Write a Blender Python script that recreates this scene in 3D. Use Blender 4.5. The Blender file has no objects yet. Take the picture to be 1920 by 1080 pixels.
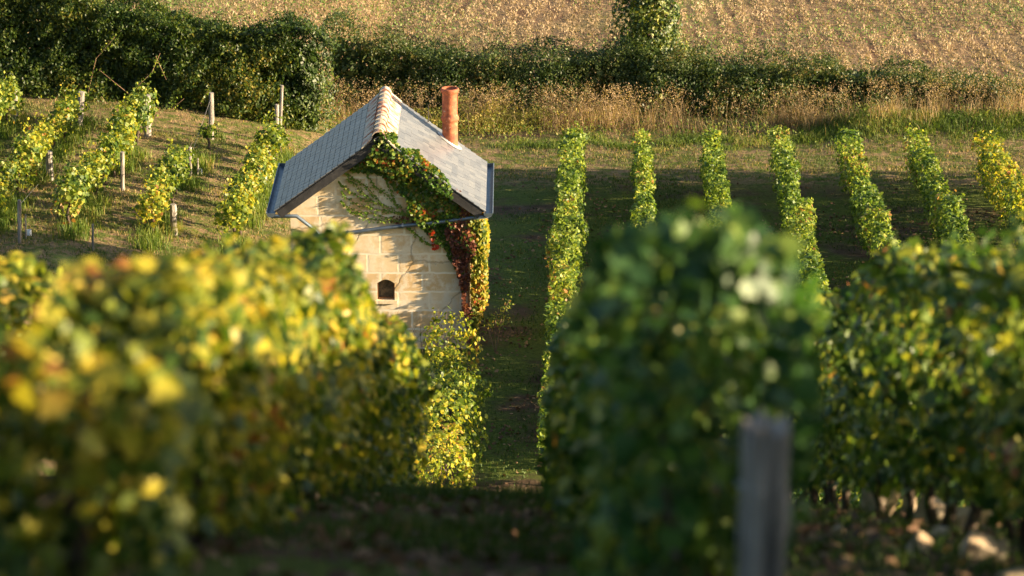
import bpy, math, random
import numpy as np
from mathutils import Vector
from mathutils.geometry import tessellate_polygon

random.seed(5)
RG = np.random.default_rng(11)
scene = bpy.context.scene
C = scene.collection
R = math.radians

# ------------------------------------------------------------------ camera, sky, sun, exposure
PITCH = R(18.0)
FPX = 6000.0
cam_d = bpy.data.cameras.new("camera")
cam = bpy.data.objects.new("camera", cam_d); C.objects.link(cam)
cam.location = (0, 0, 0)
cam.rotation_euler = (R(90) - PITCH, 0, 0)
cam_d.sensor_width = 36.0
cam_d.lens = 36.0 * FPX / 1920.0
cam_d.clip_start = 0.5
cam_d.clip_end = 2000
cam_d.dof.use_dof = True
cam_d.dof.focus_distance = 70.0
cam_d.dof.aperture_fstop = 2.5
scene.camera = cam

SUN_EL = R(12.0)
SUN_AZ = R(90.0 + 9.0)          # clockwise from +Y: the sun stands to the right, a little in front of the gable wall
world = bpy.data.worlds.new("World"); scene.world = world
world.use_nodes = True
wn = world.node_tree
bgn = wn.nodes['Background']
sky = wn.nodes.new('ShaderNodeTexSky'); sky.sky_type = 'NISHITA'
sky.sun_disc = False
sky.sun_elevation = SUN_EL
sky.sun_rotation = SUN_AZ
sky.dust_density = 2.0
wn.links.new(sky.outputs[0], bgn.inputs[0])
bgn.inputs[1].default_value = 0.07
sun_d = bpy.data.lights.new("sun", 'SUN')
sun_d.energy = 5.0; sun_d.angle = R(0.6); sun_d.color = (1.0, 0.775, 0.49)
sun = bpy.data.objects.new("sun", sun_d); C.objects.link(sun)
sdir = Vector((math.sin(SUN_AZ) * math.cos(SUN_EL), math.cos(SUN_AZ) * math.cos(SUN_EL), math.sin(SUN_EL)))
sun.rotation_euler = sdir.to_track_quat('Z', 'Y').to_euler()
scene.view_settings.view_transform = 'Standard'
scene.view_settings.look = 'None'
scene.view_settings.gamma = 1.0
scene.view_settings.exposure = 2.0
scene.render.engine = 'CYCLES'
scene.cycles.max_bounces = 8
scene.cycles.transmission_bounces = 6

# ------------------------------------------------------------------ helpers
def tag(o, label=None, cat=None, group=None, kind=None):
    if label: o['label'] = label
    if cat: o['category'] = cat
    if group: o['group'] = group
    if kind: o['kind'] = kind
    return o

def empty(name, loc=(0, 0, 0)):
    o = bpy.data.objects.new(name, None); C.objects.link(o); o.location = loc
    o.empty_display_size = 0.3
    return o

def link(name, me, m, parent=None, smooth=False):
    o = bpy.data.objects.new(name, me); C.objects.link(o)
    if m is not None: me.materials.append(m)
    if parent is not None:
        o.parent = parent
        if parent.type == 'EMPTY' or parent.parent is None:
            o.location = -Vector(parent.location)
        else:
            o.location = (0, 0, 0)
    if smooth:
        me.polygons.foreach_set('use_smooth', [True] * len(me.polygons))
    return o

def mesh_np(name, V, F):
    """V (n,3) float, F (m,k) int with a fixed k"""
    me = bpy.data.meshes.new(name)
    V = np.asarray(V, dtype=np.float32); F = np.asarray(F, dtype=np.int32)
    n, k = F.shape
    me.vertices.add(len(V)); me.vertices.foreach_set('co', V.ravel())
    me.loops.add(n * k); me.loops.foreach_set('vertex_index', F.ravel())
    me.polygons.add(n); me.polygons.foreach_set('loop_start', np.arange(0, n * k, k, dtype=np.int32))
    me.update(calc_edges=True)
    return me

class MB:
    def __init__(s): s.v = []; s.f = []
    def add(s, vs, fs):
        b = len(s.v); s.v += [tuple(v) for v in vs]; s.f += [tuple(i + b for i in f) for f in fs]
    def hexa(s, p):                       # 8 points: bottom ring of 4, top ring of 4
        s.add(p, [(3, 2, 1, 0), (4, 5, 6, 7), (0, 1, 5, 4), (1, 2, 6, 5), (2, 3, 7, 6), (3, 0, 4, 7)])
    def box(s, a, b):
        x0, y0, z0 = a; x1, y1, z1 = b
        s.hexa([(x0, y0, z0), (x1, y0, z0), (x1, y1, z0), (x0, y1, z0), (x0, y0, z1), (x1, y0, z1), (x1, y1, z1), (x0, y1, z1)])
    def tube(s, pts, rad, seg=8, cap=True, jitter=0.0):
        pts = [Vector(p) for p in pts]
        if not isinstance(rad, (list, tuple)): rad = [rad] * len(pts)
        base = len(s.v); n = len(pts)
        up = Vector((0, 0, 1))
        for i, p in enumerate(pts):
            d = (pts[min(i + 1, n - 1)] - pts[max(i - 1, 0)]).normalized()
            ref = Vector((0, 1, 0)) if abs(d.z) > 0.8 else up
            a = d.cross(ref).normalized(); b = d.cross(a).normalized()
            for k in range(seg):
                t = 2 * math.pi * k / seg
                r = rad[i] * (1 + (random.uniform(-jitter, jitter) if jitter else 0))
                s.v.append(tuple(p + (a * math.cos(t) + b * math.sin(t)) * r))
        for i in range(n - 1):
            for k in range(seg):
                k2 = (k + 1) % seg
                s.f.append((base + i * seg + k, base + i * seg + k2, base + (i + 1) * seg + k2, base + (i + 1) * seg + k))
        if cap:
            s.f.append(tuple(base + k for k in range(seg))[::-1])
            s.f.append(tuple(base + (n - 1) * seg + k for k in range(seg)))
    def build(s, name, m, parent=None, smooth=False):
        me = bpy.data.meshes.new(name); me.from_pydata(s.v, [], s.f); me.update()
        o = link(name, me, m, parent, smooth)
        return o

def ray(px, py):
    x = (px - 960.0) / FPX; v = (540.0 - py) / FPX
    c, s_ = math.cos(PITCH), math.sin(PITCH)
    return Vector((x, c + v * s_, -s_ + v * c))
def at(px, py, Y):                        # world point on the upright plane Y that shows at a photo pixel
    d = ray(px, py); return d * (Y / d.y)
def xat(px, Y, z):                        # world X of a photo column at known Y, z
    return (px - 960.0) / FPX * (Y * math.cos(PITCH) - z * math.sin(PITCH))

# smooth numpy noise out of random waves
_w = RG.normal(size=(5, 24, 3)); _p = RG.uniform(0, 6.28, size=(5, 24))
def wav(P, freq, k=0):
    P = np.asarray(P, dtype=float)
    return np.sin(P @ (_w[k] * freq).T + _p[k]).sum(-1) / 4.9
def fbm(P, freq, k=0): return wav(P, freq, k) * .6 + wav(P, freq * 2.3, (k + 1) % 5) * .3 + wav(P, freq * 5.1, (k + 2) % 5) * .15

# ------------------------------------------------------------------ terrain
def sstep(a, b, x):
    t = np.clip((x - a) / (b - a), 0, 1); return t * t * (3 - 2 * t)
def gz(X, Y, rough=True):
    X = np.asarray(X, dtype=float); Y = np.asarray(Y, dtype=float)
    h0 = .75 + .047 * (np.clip(X, -7, 7) + 1.34)
    hill = -(h0 + .354 * Y) - 2.3 * (np.maximum(0, Y - 13.5) / 42.5) ** 1.5
    rise = 1.75 * (1 - np.exp(-np.maximum(0, -4.3 - X) / 4.5)) * sstep(44, 56, Y) * (1 - .35 * sstep(92, 120, Y))
    plain = -18.17 - .0677 * Y + rise
    bank = .55 * np.exp(-((Y - 88.5) / 1.6) ** 2) * sstep(8.0, 10.5, X)
    plain = plain + bank
    k = .5
    m = np.maximum(hill, plain); n = np.minimum(hill, plain)
    z = m + k * .35 * np.exp(-(m - n) / k)
    z = np.where(Y > 70, plain, z)
    if rough:
        P = np.stack([X, Y, X * 0], -1)
        z = z + .018 * wav(P, 1.1, 0) + .012 * wav(P, 3.0, 1)
    return z
def gzf(x, y): return float(gz(x, y))

def grid(xs, ys, zf):
    X, Y = np.meshgrid(xs, ys)
    Z = zf(X, Y)
    V = np.stack([X, Y, Z], -1).reshape(-1, 3)
    nx, ny = len(xs), len(ys)
    i = np.arange(nx - 1)[None, :] + np.arange(ny - 1)[:, None] * nx
    F = np.stack([i, i + 1, i + nx + 1, i + nx], -1).reshape(-1, 4)
    return V, F

# ------------------------------------------------------------------ materials
def mat(name):
    m = bpy.data.materials.new(name); m.use_nodes = True
    nt = m.node_tree; nt.nodes.clear()
    out = nt.nodes.new('ShaderNodeOutputMaterial')
    return m, nt, out
def N(nt, t, **kw):
    n = nt.nodes.new(t)
    for k, v in kw.items():
        if k in n.inputs.keys(): n.inputs[k].default_value = v
        else: setattr(n, k, v)
    return n
def ramp(nt, fac, stops, interp='LINEAR'):
    r = nt.nodes.new('ShaderNodeValToRGB'); r.color_ramp.interpolation = interp
    e = r.color_ramp.elements
    while len(e) < len(stops): e.new(0.5)
    for i, (p, c) in enumerate(stops):
        e[i].position = p; e[i].color = (c[0], c[1], c[2], 1)
    nt.links.new(fac, r.inputs[0]); return r
def noise(nt, scale, detail=4, vec=None, rough=.55):
    n = nt.nodes.new('ShaderNodeTexNoise'); n.inputs['Scale'].default_value = scale
    n.inputs['Detail'].default_value = detail; n.inputs['Roughness'].default_value = rough
    if vec is not None: nt.links.new(vec, n.inputs['Vector'])
    return n
def mixc(nt, fac, a, b, mode='MIX'):
    m = nt.nodes.new('ShaderNodeMix'); m.data_type = 'RGBA'; m.blend_type = mode
    for s, v in ((m.inputs[0], fac), (m.inputs[6], a), (m.inputs[7], b)):
        if isinstance(v, (int, float)): s.default_value = v
        elif isinstance(v, tuple): s.default_value = (v[0], v[1], v[2], 1)
        else: nt.links.new(v, s)
    return m.outputs[2]
def math_(nt, op, a, b=None, c=None):
    m = nt.nodes.new('ShaderNodeMath'); m.operation = op
    for i, v in enumerate((a, b, c)):
        if v is None: continue
        if isinstance(v, (int, float)): m.inputs[i].default_value = v
        else: nt.links.new(v, m.inputs[i])
    return m.outputs[0]
def geo_pos(nt):
    g = nt.nodes.new('ShaderNodeNewGeometry'); return g.outputs['Position']

def leaf_mat(name, stops, trans=.45, rough=.45, patch=None, spec=.35):
    """leaf colours differ per leaf (random per island) and shift in patches"""
    m, nt, out = mat(name)
    g = nt.nodes.new('ShaderNodeNewGeometry')
    fac = g.outputs['Random Per Island']
    if patch:
        n = noise(nt, patch, 2, g.outputs['Position'])
        fac = math_(nt, 'ADD', math_(nt, 'MULTIPLY', fac, .72), math_(nt, 'MULTIPLY_ADD', n.outputs[0], 1.3, -.47))
    r = ramp(nt, fac, stops)
    pb = N(nt, 'ShaderNodeBsdfPrincipled', Roughness=rough)
    pb.inputs['Specular IOR Level'].default_value = spec
    nt.links.new(r.outputs[0], pb.inputs['Base Color'])
    tr = nt.nodes.new('ShaderNodeBsdfTranslucent')
    tc = mixc(nt, 1.0, r.outputs[0], (1.3, 1.3, .6), 'MULTIPLY')
    nt.links.new(tc, tr.inputs['Color'])
    mx = nt.nodes.new('ShaderNodeMixShader'); mx.inputs[0].default_value = trans
    nt.links.new(pb.outputs[0], mx.inputs[1]); nt.links.new(tr.outputs[0], mx.inputs[2])
    nt.links.new(mx.outputs[0], out.inputs[0])
    return m

def simple(name, stops, scale, rough=.8, bump=.3, bscale=None, metallic=0.0, detail=5, stretch=None, spec=.5):
    m, nt, out = mat(name)
    tc = nt.nodes.new('ShaderNodeTexCoord'); vec = tc.outputs['Object']
    if stretch:
        mp = nt.nodes.new('ShaderNodeMapping'); mp.inputs['Scale'].default_value = stretch
        nt.links.new(vec, mp.inputs[0]); vec = mp.outputs[0]
    n = noise(nt, scale, detail, vec)
    r = ramp(nt, n.outputs[0], stops)
    pb = N(nt, 'ShaderNodeBsdfPrincipled', Roughness=rough, Metallic=metallic)
    pb.inputs['Specular IOR Level'].default_value = spec
    nt.links.new(r.outputs[0], pb.inputs['Base Color'])
    n2 = noise(nt, bscale or scale * 3, 5, vec)
    b = N(nt, 'ShaderNodeBump', Strength=bump, Distance=.02)
    nt.links.new(n2.outputs[0], b.inputs['Height']); nt.links.new(b.outputs[0], pb.inputs['Normal'])
    nt.links.new(pb.outputs[0], out.inputs[0])
    return m

M = {}
M['vine_green'] = leaf_mat('vine_green', [(0, (.018, .060, .018)), (.42, (.05, .125, .028)), (.70, (.13, .21, .035)), (.90, (.36, .38, .06)), (1, (.30, .16, .04))], .32, patch=.55)  # the pale yellow-green stop paints sunlit highlights into random leaves
M['vine_mid'] = leaf_mat('vine_mid', [(0, (.025, .06, .010)), (.4, (.075, .135, .018)), (.7, (.20, .25, .035)), (.93, (.44, .40, .06)), (1, (.34, .17, .06))], .40, patch=.5)
M['vine_yellow'] = leaf_mat('vine_yellow', [(0, (.035, .075, .010)), (.35, (.11, .17, .02)), (.65, (.27, .30, .03)), (.9, (.54, .43, .05)), (1, (.36, .17, .06))], .42, patch=.45)
M['vine_front'] = leaf_mat('vine_front', [(0, (.014, .042, .012)), (.42, (.042, .095, .018)), (.72, (.13, .19, .026)), (.92, (.40, .38, .05)), (.975, (.46, .32, .05)), (1, (.36, .14, .05))], .36, patch=1.1)
M['vine_gold'] = leaf_mat('vine_gold', [(0, (.018, .045, .009)), (.35, (.06, .11, .014)), (.60, (.20, .23, .025)), (.86, (.52, .43, .045)), (.97, (.56, .37, .06)), (1, (.36, .15, .05))], .42, patch=1.1)
M['vine_trim'] = leaf_mat('vine_trim', [(0, (.035, .08, .014)), (.4, (.10, .17, .024)), (.8, (.25, .31, .045)), (.97, (.42, .42, .08)), (1, (.34, .18, .06))], .40, patch=.5)
M['hedge_leaf'] = leaf_mat('hedge_leaf', [(0, (.012, .032, .006)), (.5, (.034, .068, .011)), (.85, (.11, .145, .02)), (1, (.28, .23, .04))], .35, patch=.4)
M['bramble_leaf'] = leaf_mat('bramble_leaf', [(0, (.02, .045, .012)), (.5, (.05, .085, .02)), (.85, (.12, .145, .035)), (1, (.24, .18, .06))], .3, patch=.6)
M['ivy_leaf'] = leaf_mat('ivy_leaf', [(0, (.015, .04, .010)), (.5, (.045, .085, .015)), (.8, (.13, .17, .025)), (1, (.34, .32, .05))], .28, rough=.5, patch=.9, spec=.5)
M['creeper_green'] = leaf_mat('creeper_green', [(0, (.03, .07, .01)), (.5, (.07, .15, .02)), (.78, (.18, .24, .03)), (.93, (.38, .26, .04)), (1, (.42, .09, .03))], .4, patch=1.6)
M['creeper_gold'] = leaf_mat('creeper_gold', [(0, (.04, .09, .012)), (.4, (.14, .20, .025)), (.75, (.42, .38, .05)), (.93, (.55, .28, .05)), (1, (.4, .10, .03))], .5, patch=1.6)
M['creeper_red'] = leaf_mat('creeper_red', [(0, (.06, .02, .015)), (.5, (.16, .05, .03)), (.85, (.30, .12, .06)), (1, (.34, .24, .06))], .35, patch=1.2)
M['creeper_scarlet'] = leaf_mat('creeper_scarlet', [(0, (.35, .04, .02)), (.6, (.55, .06, .03)), (1, (.6, .25, .04))], .5)
M['fern_green'] = leaf_mat('fern_green', [(0, (.09, .18, .02)), (.7, (.17, .28, .03)), (1, (.22, .25, .03))], .3)
M['grass_green'] = leaf_mat('grass_green', [(0, (.04, .085, .012)), (.5, (.10, .16, .022)), (.85, (.22, .25, .05)), (1, (.36, .27, .11))], .4, rough=.6, patch=.7)
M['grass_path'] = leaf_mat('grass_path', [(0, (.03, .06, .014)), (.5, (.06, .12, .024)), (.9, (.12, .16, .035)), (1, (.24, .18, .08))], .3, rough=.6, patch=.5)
M['grass_lawn'] = leaf_mat('grass_lawn', [(0, (.04, .08, .016)), (.5, (.11, .14, .032)), (.8, (.24, .18, .07)), (1, (.42, .30, .15))], .35, rough=.7, patch=.5)
M['grass_dry'] = leaf_mat('grass_dry', [(0, (.12, .08, .05)), (.5, (.29, .20, .115)), (1, (.54, .40, .24))], .4, rough=.7, patch=.5)
M['weed_tall'] = leaf_mat('weed_tall', [(0, (.10, .14, .025)), (.5, (.24, .25, .05)), (1, (.46, .34, .12))], .4, rough=.7, patch=.8)
M['stubble'] = leaf_mat('stubble', [(0, (.10, .075, .05)), (.4, (.27, .20, .13)), (.8, (.46, .34, .21)), (1, (.62, .49, .32))], .25, rough=.7, patch=.3)
M['seedling'] = leaf_mat('seedling', [(0, (.06, .13, .025)), (.6, (.14, .23, .05)), (1, (.24, .32, .07))], .35, patch=.4)
M['litter'] = leaf_mat('litter', [(0, (.07, .04, .025)), (.6, (.18, .10, .06)), (1, (.36, .23, .13))], .15, rough=.8)
M['bark'] = simple('bark', [(.3, (.035, .025, .018)), (.7, (.12, .085, .06))], 14, .9, .9, stretch=(1, 1, .2))
M['cane'] = simple('cane', [(.3, (.16, .09, .05)), (.7, (.34, .22, .13))], 8, .8, .2)
M['post'] = simple('weathered_post', [(.32, (.10, .09, .08)), (.5, (.27, .24, .21)), (.72, (.46, .42, .37))], 7, .85, .8, bscale=30, stretch=(3, 3, .35))
M['wire'] = simple('wire', [(.3, (.35, .33, .30)), (.7, (.5, .48, .45))], 5, .4, .0, metallic=.8)
M['zinc'] = simple('zinc', [(.3, (.11, .15, .20)), (.7, (.20, .25, .31))], 5, .42, .05, metallic=.6)
M['board'] = simple('dark_board', [(.3, (.018, .018, .02)), (.7, (.05, .048, .05))], 6, .7, .2)
M['guard'] = simple('white_guard', [(.3, (.62, .62, .6)), (.7, (.8, .8, .78))], 6, .5, .0)
M['stone'] = simple('limestone_lump', [(.3, (.45, .31, .18)), (.5, (.66, .50, .33)), (.72, (.82, .70, .52))], 5, .9, .6)
M['wood'] = simple('brown_wood', [(.3, (.13, .06, .025)), (.7, (.28, .14, .06))], 9, .7, .3, stretch=(1, 1, .3))
M['dark_glass'] = simple('dark_pane', [(.35, (.03, .028, .025)), (.65, (.14, .11, .08))], 11, .35, .1)
M['lead'] = simple('lead_flashing', [(.3, (.35, .36, .37)), (.7, (.6, .6, .6))], 9, .35, .1, metallic=.4)

def terracotta(name, lichen, cols=((.17, .05, .028), (.38, .11, .045), (.50, .19, .09)), sc=7.5):
    m, nt, out = mat(name)
    tc = nt.nodes.new('ShaderNodeTexCoord'); v = tc.outputs['Object']
    n = noise(nt, 9, 5, v)
    base = ramp(nt, n.outputs[0], [(.3, cols[0]), (.55, cols[1]), (.75, cols[2])])
    n2 = noise(nt, sc, 6, v, .65)
    mask = ramp(nt, n2.outputs[0], [(lichen, (0, 0, 0)), (lichen + .09, (1, 1, 1))])
    col = mixc(nt, mask.outputs[0], base.outputs[0], (.52, .47, .38))
    pb = N(nt, 'ShaderNodeBsdfPrincipled', Roughness=.75)
    nt.links.new(col, pb.inputs['Base Color'])
    b = N(nt, 'ShaderNodeBump', Strength=.4, Distance=.01)
    nt.links.new(n2.outputs[0], b.inputs['Height']); nt.links.new(b.outputs[0], pb.inputs['Normal'])
    nt.links.new(pb.outputs[0], out.inputs[0]); return m
M['pot'] = terracotta('terracotta_pot', .62)
M['ridge'] = terracotta('terracotta_ridge', .44, ((.34, .15, .10), (.46, .23, .16), (.52, .34, .26)), 5)

def slate_mat():
    m, nt, out = mat('slate')
    g = nt.nodes.new('ShaderNodeNewGeometry')
    r = ramp(nt, g.outputs['Random Per Island'], [(0, (.095, .108, .13)), (.5, (.135, .148, .17)), (1, (.175, .185, .20))])
    n = noise(nt, 3.0, 5, g.outputs['Position'])
    col = mixc(nt, math_(nt, 'MULTIPLY', n.outputs[0], .35), r.outputs[0], (.22, .205, .20))
    pb = N(nt, 'ShaderNodeBsdfPrincipled', Roughness=.36)
    nt.links.new(col, pb.inputs['Base Color'])
    n3 = noise(nt, 40, 4, g.outputs['Position'])
    b = N(nt, 'ShaderNodeBump', Strength=.25, Distance=.006)
    nt.links.new(n3.outputs[0], b.inputs['Height']); nt.links.new(b.outputs[0], pb.inputs['Normal'])
    nt.links.new(pb.outputs[0], out.inputs[0]); return m
M['slate'] = slate_mat()

def ashlar_mat():
    m, nt, out = mat('limestone_ashlar')
    tc = nt.nodes.new('ShaderNodeTexCoord')
    sp = nt.nodes.new('ShaderNodeSeparateXYZ'); nt.links.new(tc.outputs['Object'], sp.inputs[0])
    nz = noise(nt, 1.7, 3, tc.outputs['Object'])
    nx = noise(nt, 7, 3, tc.outputs['Object'])
    h = math_(nt, 'ADD', math_(nt, 'ADD', sp.outputs[0], sp.outputs[1]), math_(nt, 'MULTIPLY_ADD', nx.outputs[0], .05, -.025))
    vv = math_(nt, 'ADD', sp.outputs[2], math_(nt, 'ADD', math_(nt, 'MULTIPLY_ADD', nx.outputs[0], .035, -.017), math_(nt, 'MULTIPLY_ADD', nz.outputs[0], .06, -.03)))
    cb = nt.nodes.new('ShaderNodeCombineXYZ'); nt.links.new(h, cb.inputs[0]); nt.links.new(vv, cb.inputs[1])
    bk = nt.nodes.new('ShaderNodeTexBrick'); nt.links.new(cb.outputs[0], bk.inputs['Vector'])
    bk.offset = .42; bk.squash = 1.35; bk.squash_frequency = 3
    for k, v in (('Scale', 1.0), ('Mortar Size', .026), ('Mortar Smooth', .35), ('Bias', 0.0), ('Brick Width', .66), ('Row Height', .425)):
        bk.inputs[k].default_value = v
    bk.inputs['Color1'].default_value = (.64, .44, .22, 1); bk.inputs['Color2'].default_value = (.75, .60, .38, 1)
    bk.inputs['Mortar'].default_value = (.86, .77, .60, 1)
    st = noise(nt, 2.6, 6, tc.outputs['Object'], .7)
    pale = ramp(nt, st.outputs[0], [(.46, (0, 0, 0)), (.58, (1, 1, 1))])
    col = mixc(nt, pale.outputs[0], bk.outputs[0], (.80, .70, .53))
    sp2 = noise(nt, 9, 6, tc.outputs['Object'], .75)
    dk = ramp(nt, sp2.outputs[0], [(.60, (0, 0, 0)), (.72, (1, 1, 1))])
    col = mixc(nt, math_(nt, 'MULTIPLY', dk.outputs[0], .6), col, (.46, .29, .14))
    # grey weathering: soot-grey spots. Right end painted greyer where less light reaches it
    sp3 = noise(nt, 16, 5, tc.outputs['Object'], .7)
    g3 = ramp(nt, sp3.outputs[0], [(.66, (0, 0, 0)), (.74, (1, 1, 1))])
    col = mixc(nt, math_(nt, 'MULTIPLY', g3.outputs[0], .55), col, (.20, .18, .16))
    right = math_(nt, 'MULTIPLY', ramp(nt, sp.outputs[0], [(0, (0, 0, 0)), (1, (1, 1, 1))]).outputs[0], 1.0)
    mr = nt.nodes.new('ShaderNodeMapRange'); nt.links.new(sp.outputs[0], mr.inputs[0])
    mr.inputs[1].default_value = 1.1; mr.inputs[2].default_value = 1.9
    dim_end = math_(nt, 'MULTIPLY', mr.outputs[0], ramp(nt, st.outputs[0], [(.35, (0, 0, 0)), (.6, (1, 1, 1))]).outputs[0])
    col = mixc(nt, math_(nt, 'MULTIPLY', dim_end, .55), col, (.33, .29, .24))
    # cracks
    vo = nt.nodes.new('ShaderNodeTexVoronoi'); vo.feature = 'DISTANCE_TO_EDGE'; vo.inputs['Scale'].default_value = .55
    wv = noise(nt, 3, 4, tc.outputs['Object'])
    ad = nt.nodes.new('ShaderNodeVectorMath'); ad.operation = 'MULTIPLY_ADD'
    nt.links.new(wv.outputs['Color'], ad.inputs[0]); ad.inputs[1].default_value = (.22, .22, .22); nt.links.new(tc.outputs['Object'], ad.inputs[2])
    nt.links.new(ad.outputs[0], vo.inputs['Vector'])
    cr = ramp(nt, vo.outputs['Distance'], [(0, (1, 1, 1)), (.012, (0, 0, 0))])
    col = mixc(nt, math_(nt, 'MULTIPLY', cr.outputs[0], .6), col, (.22, .15, .09))
    pb = N(nt, 'ShaderNodeBsdfPrincipled', Roughness=.9)
    nt.links.new(col, pb.inputs['Base Color'])
    hgt = math_(nt, 'ADD', math_(nt, 'MULTIPLY', bk.outputs['Fac'], -.25), math_(nt, 'ADD', math_(nt, 'MULTIPLY', st.outputs[0], .8), math_(nt, 'MULTIPLY', cr.outputs[0], -.5)))
    b = N(nt, 'ShaderNodeBump', Strength=.4, Distance=.02)
    nt.links.new(hgt, b.inputs['Height']); nt.links.new(b.outputs[0], pb.inputs['Normal'])
    nt.links.new(pb.outputs[0], out.inputs[0]); return m
M['ashlar'] = ashlar_mat()

def ground_mat():
    m, nt, out = mat('vineyard_ground')
    g = nt.nodes.new('ShaderNodeNewGeometry'); P = g.outputs['Position']
    big = noise(nt, .5, 5, P); mid = noise(nt, 2.6, 6, P, .65); fine = noise(nt, 14, 4, P, .7)
    soil = ramp(nt, mid.outputs[0], [(.3, (.045, .03, .02)), (.55, (.10, .068, .045)), (.75, (.18, .13, .09))])
    dry = ramp(nt, fine.outputs[0], [(.3, (.13, .085, .045)), (.7, (.33, .23, .13))])
    grn = ramp(nt, fine.outputs[0], [(.3, (.04, .065, .012)), (.7, (.13, .16, .035))])
    f1 = ramp(nt, mid.outputs[0], [(.42, (0, 0, 0)), (.58, (1, 1, 1))])
    lawn = mixc(nt, f1.outputs[0], dry.outputs[0], grn.outputs[0])
    f2 = ramp(nt, big.outputs[0], [(.40, (0, 0, 0)), (.52, (1, 1, 1))])
    path = mixc(nt, f2.outputs[0], soil.outputs[0], grn.outputs[0])
    sp = nt.nodes.new('ShaderNodeSeparateXYZ'); nt.links.new(P, sp.inputs[0])
    # headland beyond the row ends, and the left plot, carry dry mown grass; the rest is soil and thin green
    mr = nt.nodes.new('ShaderNodeMapRange'); mr.interpolation_type = 'SMOOTHSTEP'
    nt.links.new(math_(nt, 'ADD', sp.outputs[1], math_(nt, 'MULTIPLY_ADD', mid.outputs[0], 3, -1.5)), mr.inputs[0])
    mr.inputs[1].default_value = 80.5; mr.inputs[2].default_value = 82.5
    ml = nt.nodes.new('ShaderNodeMapRange'); ml.interpolation_type = 'SMOOTHSTEP'
    nt.links.new(sp.outputs[0], ml.inputs[0]); ml.inputs[1].default_value = -4.0; ml.inputs[2].default_value = -5.5
    mm = math_(nt, 'MAXIMUM', mr.outputs[0], ml.outputs[0])
    col = mixc(nt, mm, path, lawn)
    # a worn patch of reddish soil on the headland
    d = nt.nodes.new('ShaderNodeVectorMath'); d.operation = 'DISTANCE'
    mp = nt.nodes.new('ShaderNodeMapping'); nt.links.new(P, mp.inputs[0]); mp.inputs['Scale'].default_value = (.55, 1.3, 0)
    nt.links.new(mp.outputs[0], d.inputs[0]); d.inputs[1].default_value = (-.2 * .55, 88.6 * 1.3, 0)
    pm = ramp(nt, math_(nt, 'ADD', d.outputs[1], math_(nt, 'MULTIPLY_ADD', mid.outputs[0], 2.2, -1.1)), [(.5, (1, 1, 1)), (1.0, (0, 0, 0))])
    pm.color_ramp.elements[1].position = 1.0
    col = mixc(nt, pm.outputs[0], col, soil.outputs[0])
    pb = N(nt, 'ShaderNodeBsdfPrincipled', Roughness=.95)
    pb.inputs['Specular IOR Level'].default_value = .1
    nt.links.new(col, pb.inputs['Base Color'])
    b = N(nt, 'ShaderNodeBump', Strength=.8, Distance=.06)
    nt.links.new(math_(nt, 'ADD', fine.outputs[0], mid.outputs[0]), b.inputs['Height']); nt.links.new(b.outputs[0], pb.inputs['Normal'])
    nt.links.new(pb.outputs[0], out.inputs[0]); return m
M['ground'] = ground_mat()

def field_mat():
    m, nt, out = mat('stubble_ground')
    g = nt.nodes.new('ShaderNodeNewGeometry'); P = g.outputs['Position']
    mp = nt.nodes.new('ShaderNodeMapping'); nt.links.new(P, mp.inputs[0])
    mp.inputs['Rotation'].default_value = (0, 0, R(1.8)); mp.inputs['Scale'].default_value = (1, .12, 1)
    row = noise(nt, 2.6, 4, mp.outputs[0], .6)
    fine = noise(nt, 9, 5, P, .7); big = noise(nt, .22, 3, P)
    c1 = ramp(nt, fine.outputs[0], [(.32, (.09, .055, .035)), (.5, (.24, .155, .085)), (.7, (.46, .33, .18))])
    c2 = mixc(nt, ramp(nt, row.outputs[0], [(.36, (1, 1, 1)), (.47, (0, 0, 0))]).outputs[0], c1.outputs[0], (.15, .085, .05))
    c3 = mixc(nt, math_(nt, 'MULTIPLY', ramp(nt, big.outputs[0], [(.5, (0, 0, 0)), (.7, (1, 1, 1))]).outputs[0], .4), c2, (.18, .22, .06))
    pb = N(nt, 'ShaderNodeBsdfPrincipled', Roughness=.95)
    pb.inputs['Specular IOR Level'].default_value = .1
    nt.links.new(c3, pb.inputs['Base Color'])
    b = N(nt, 'ShaderNodeBump', Strength=1.0, Distance=.08)
    nt.links.new(math_(nt, 'ADD', math_(nt, 'MULTIPLY', row.outputs[0], 1.2), fine.outputs[0]), b.inputs['Height']); nt.links.new(b.outputs[0], pb.inputs['Normal'])
    nt.links.new(pb.outputs[0], out.inputs[0]); return m
M['field'] = field_mat()

# ------------------------------------------------------------------ ground and field
YF = 94.0
xs = np.concatenate([np.arange(-160, -24, 8), np.arange(-24, 22, .35), np.arange(22, 161, 8)])
ys = np.concatenate([np.arange(-30, 2, 4), np.arange(2, YF, .4), [YF]])
V, F = grid(xs, ys, gz)
tag(link('ground', mesh_np('ground', V, F), M['ground'], smooth=True), kind='structure')
def gfield(X, Y):
    z = gz(X, Y)
    far = np.maximum(0, Y - 150)
    return z + .0003 * far ** 2 * .6
ys2 = np.concatenate([np.arange(YF, 150, .6), np.arange(150, 460, 10)])
V, F = grid(xs, ys2, gfield)
tag(link('stubble_field', mesh_np('stubble_field', V, F), M['field'], smooth=True), kind='structure')

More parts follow.
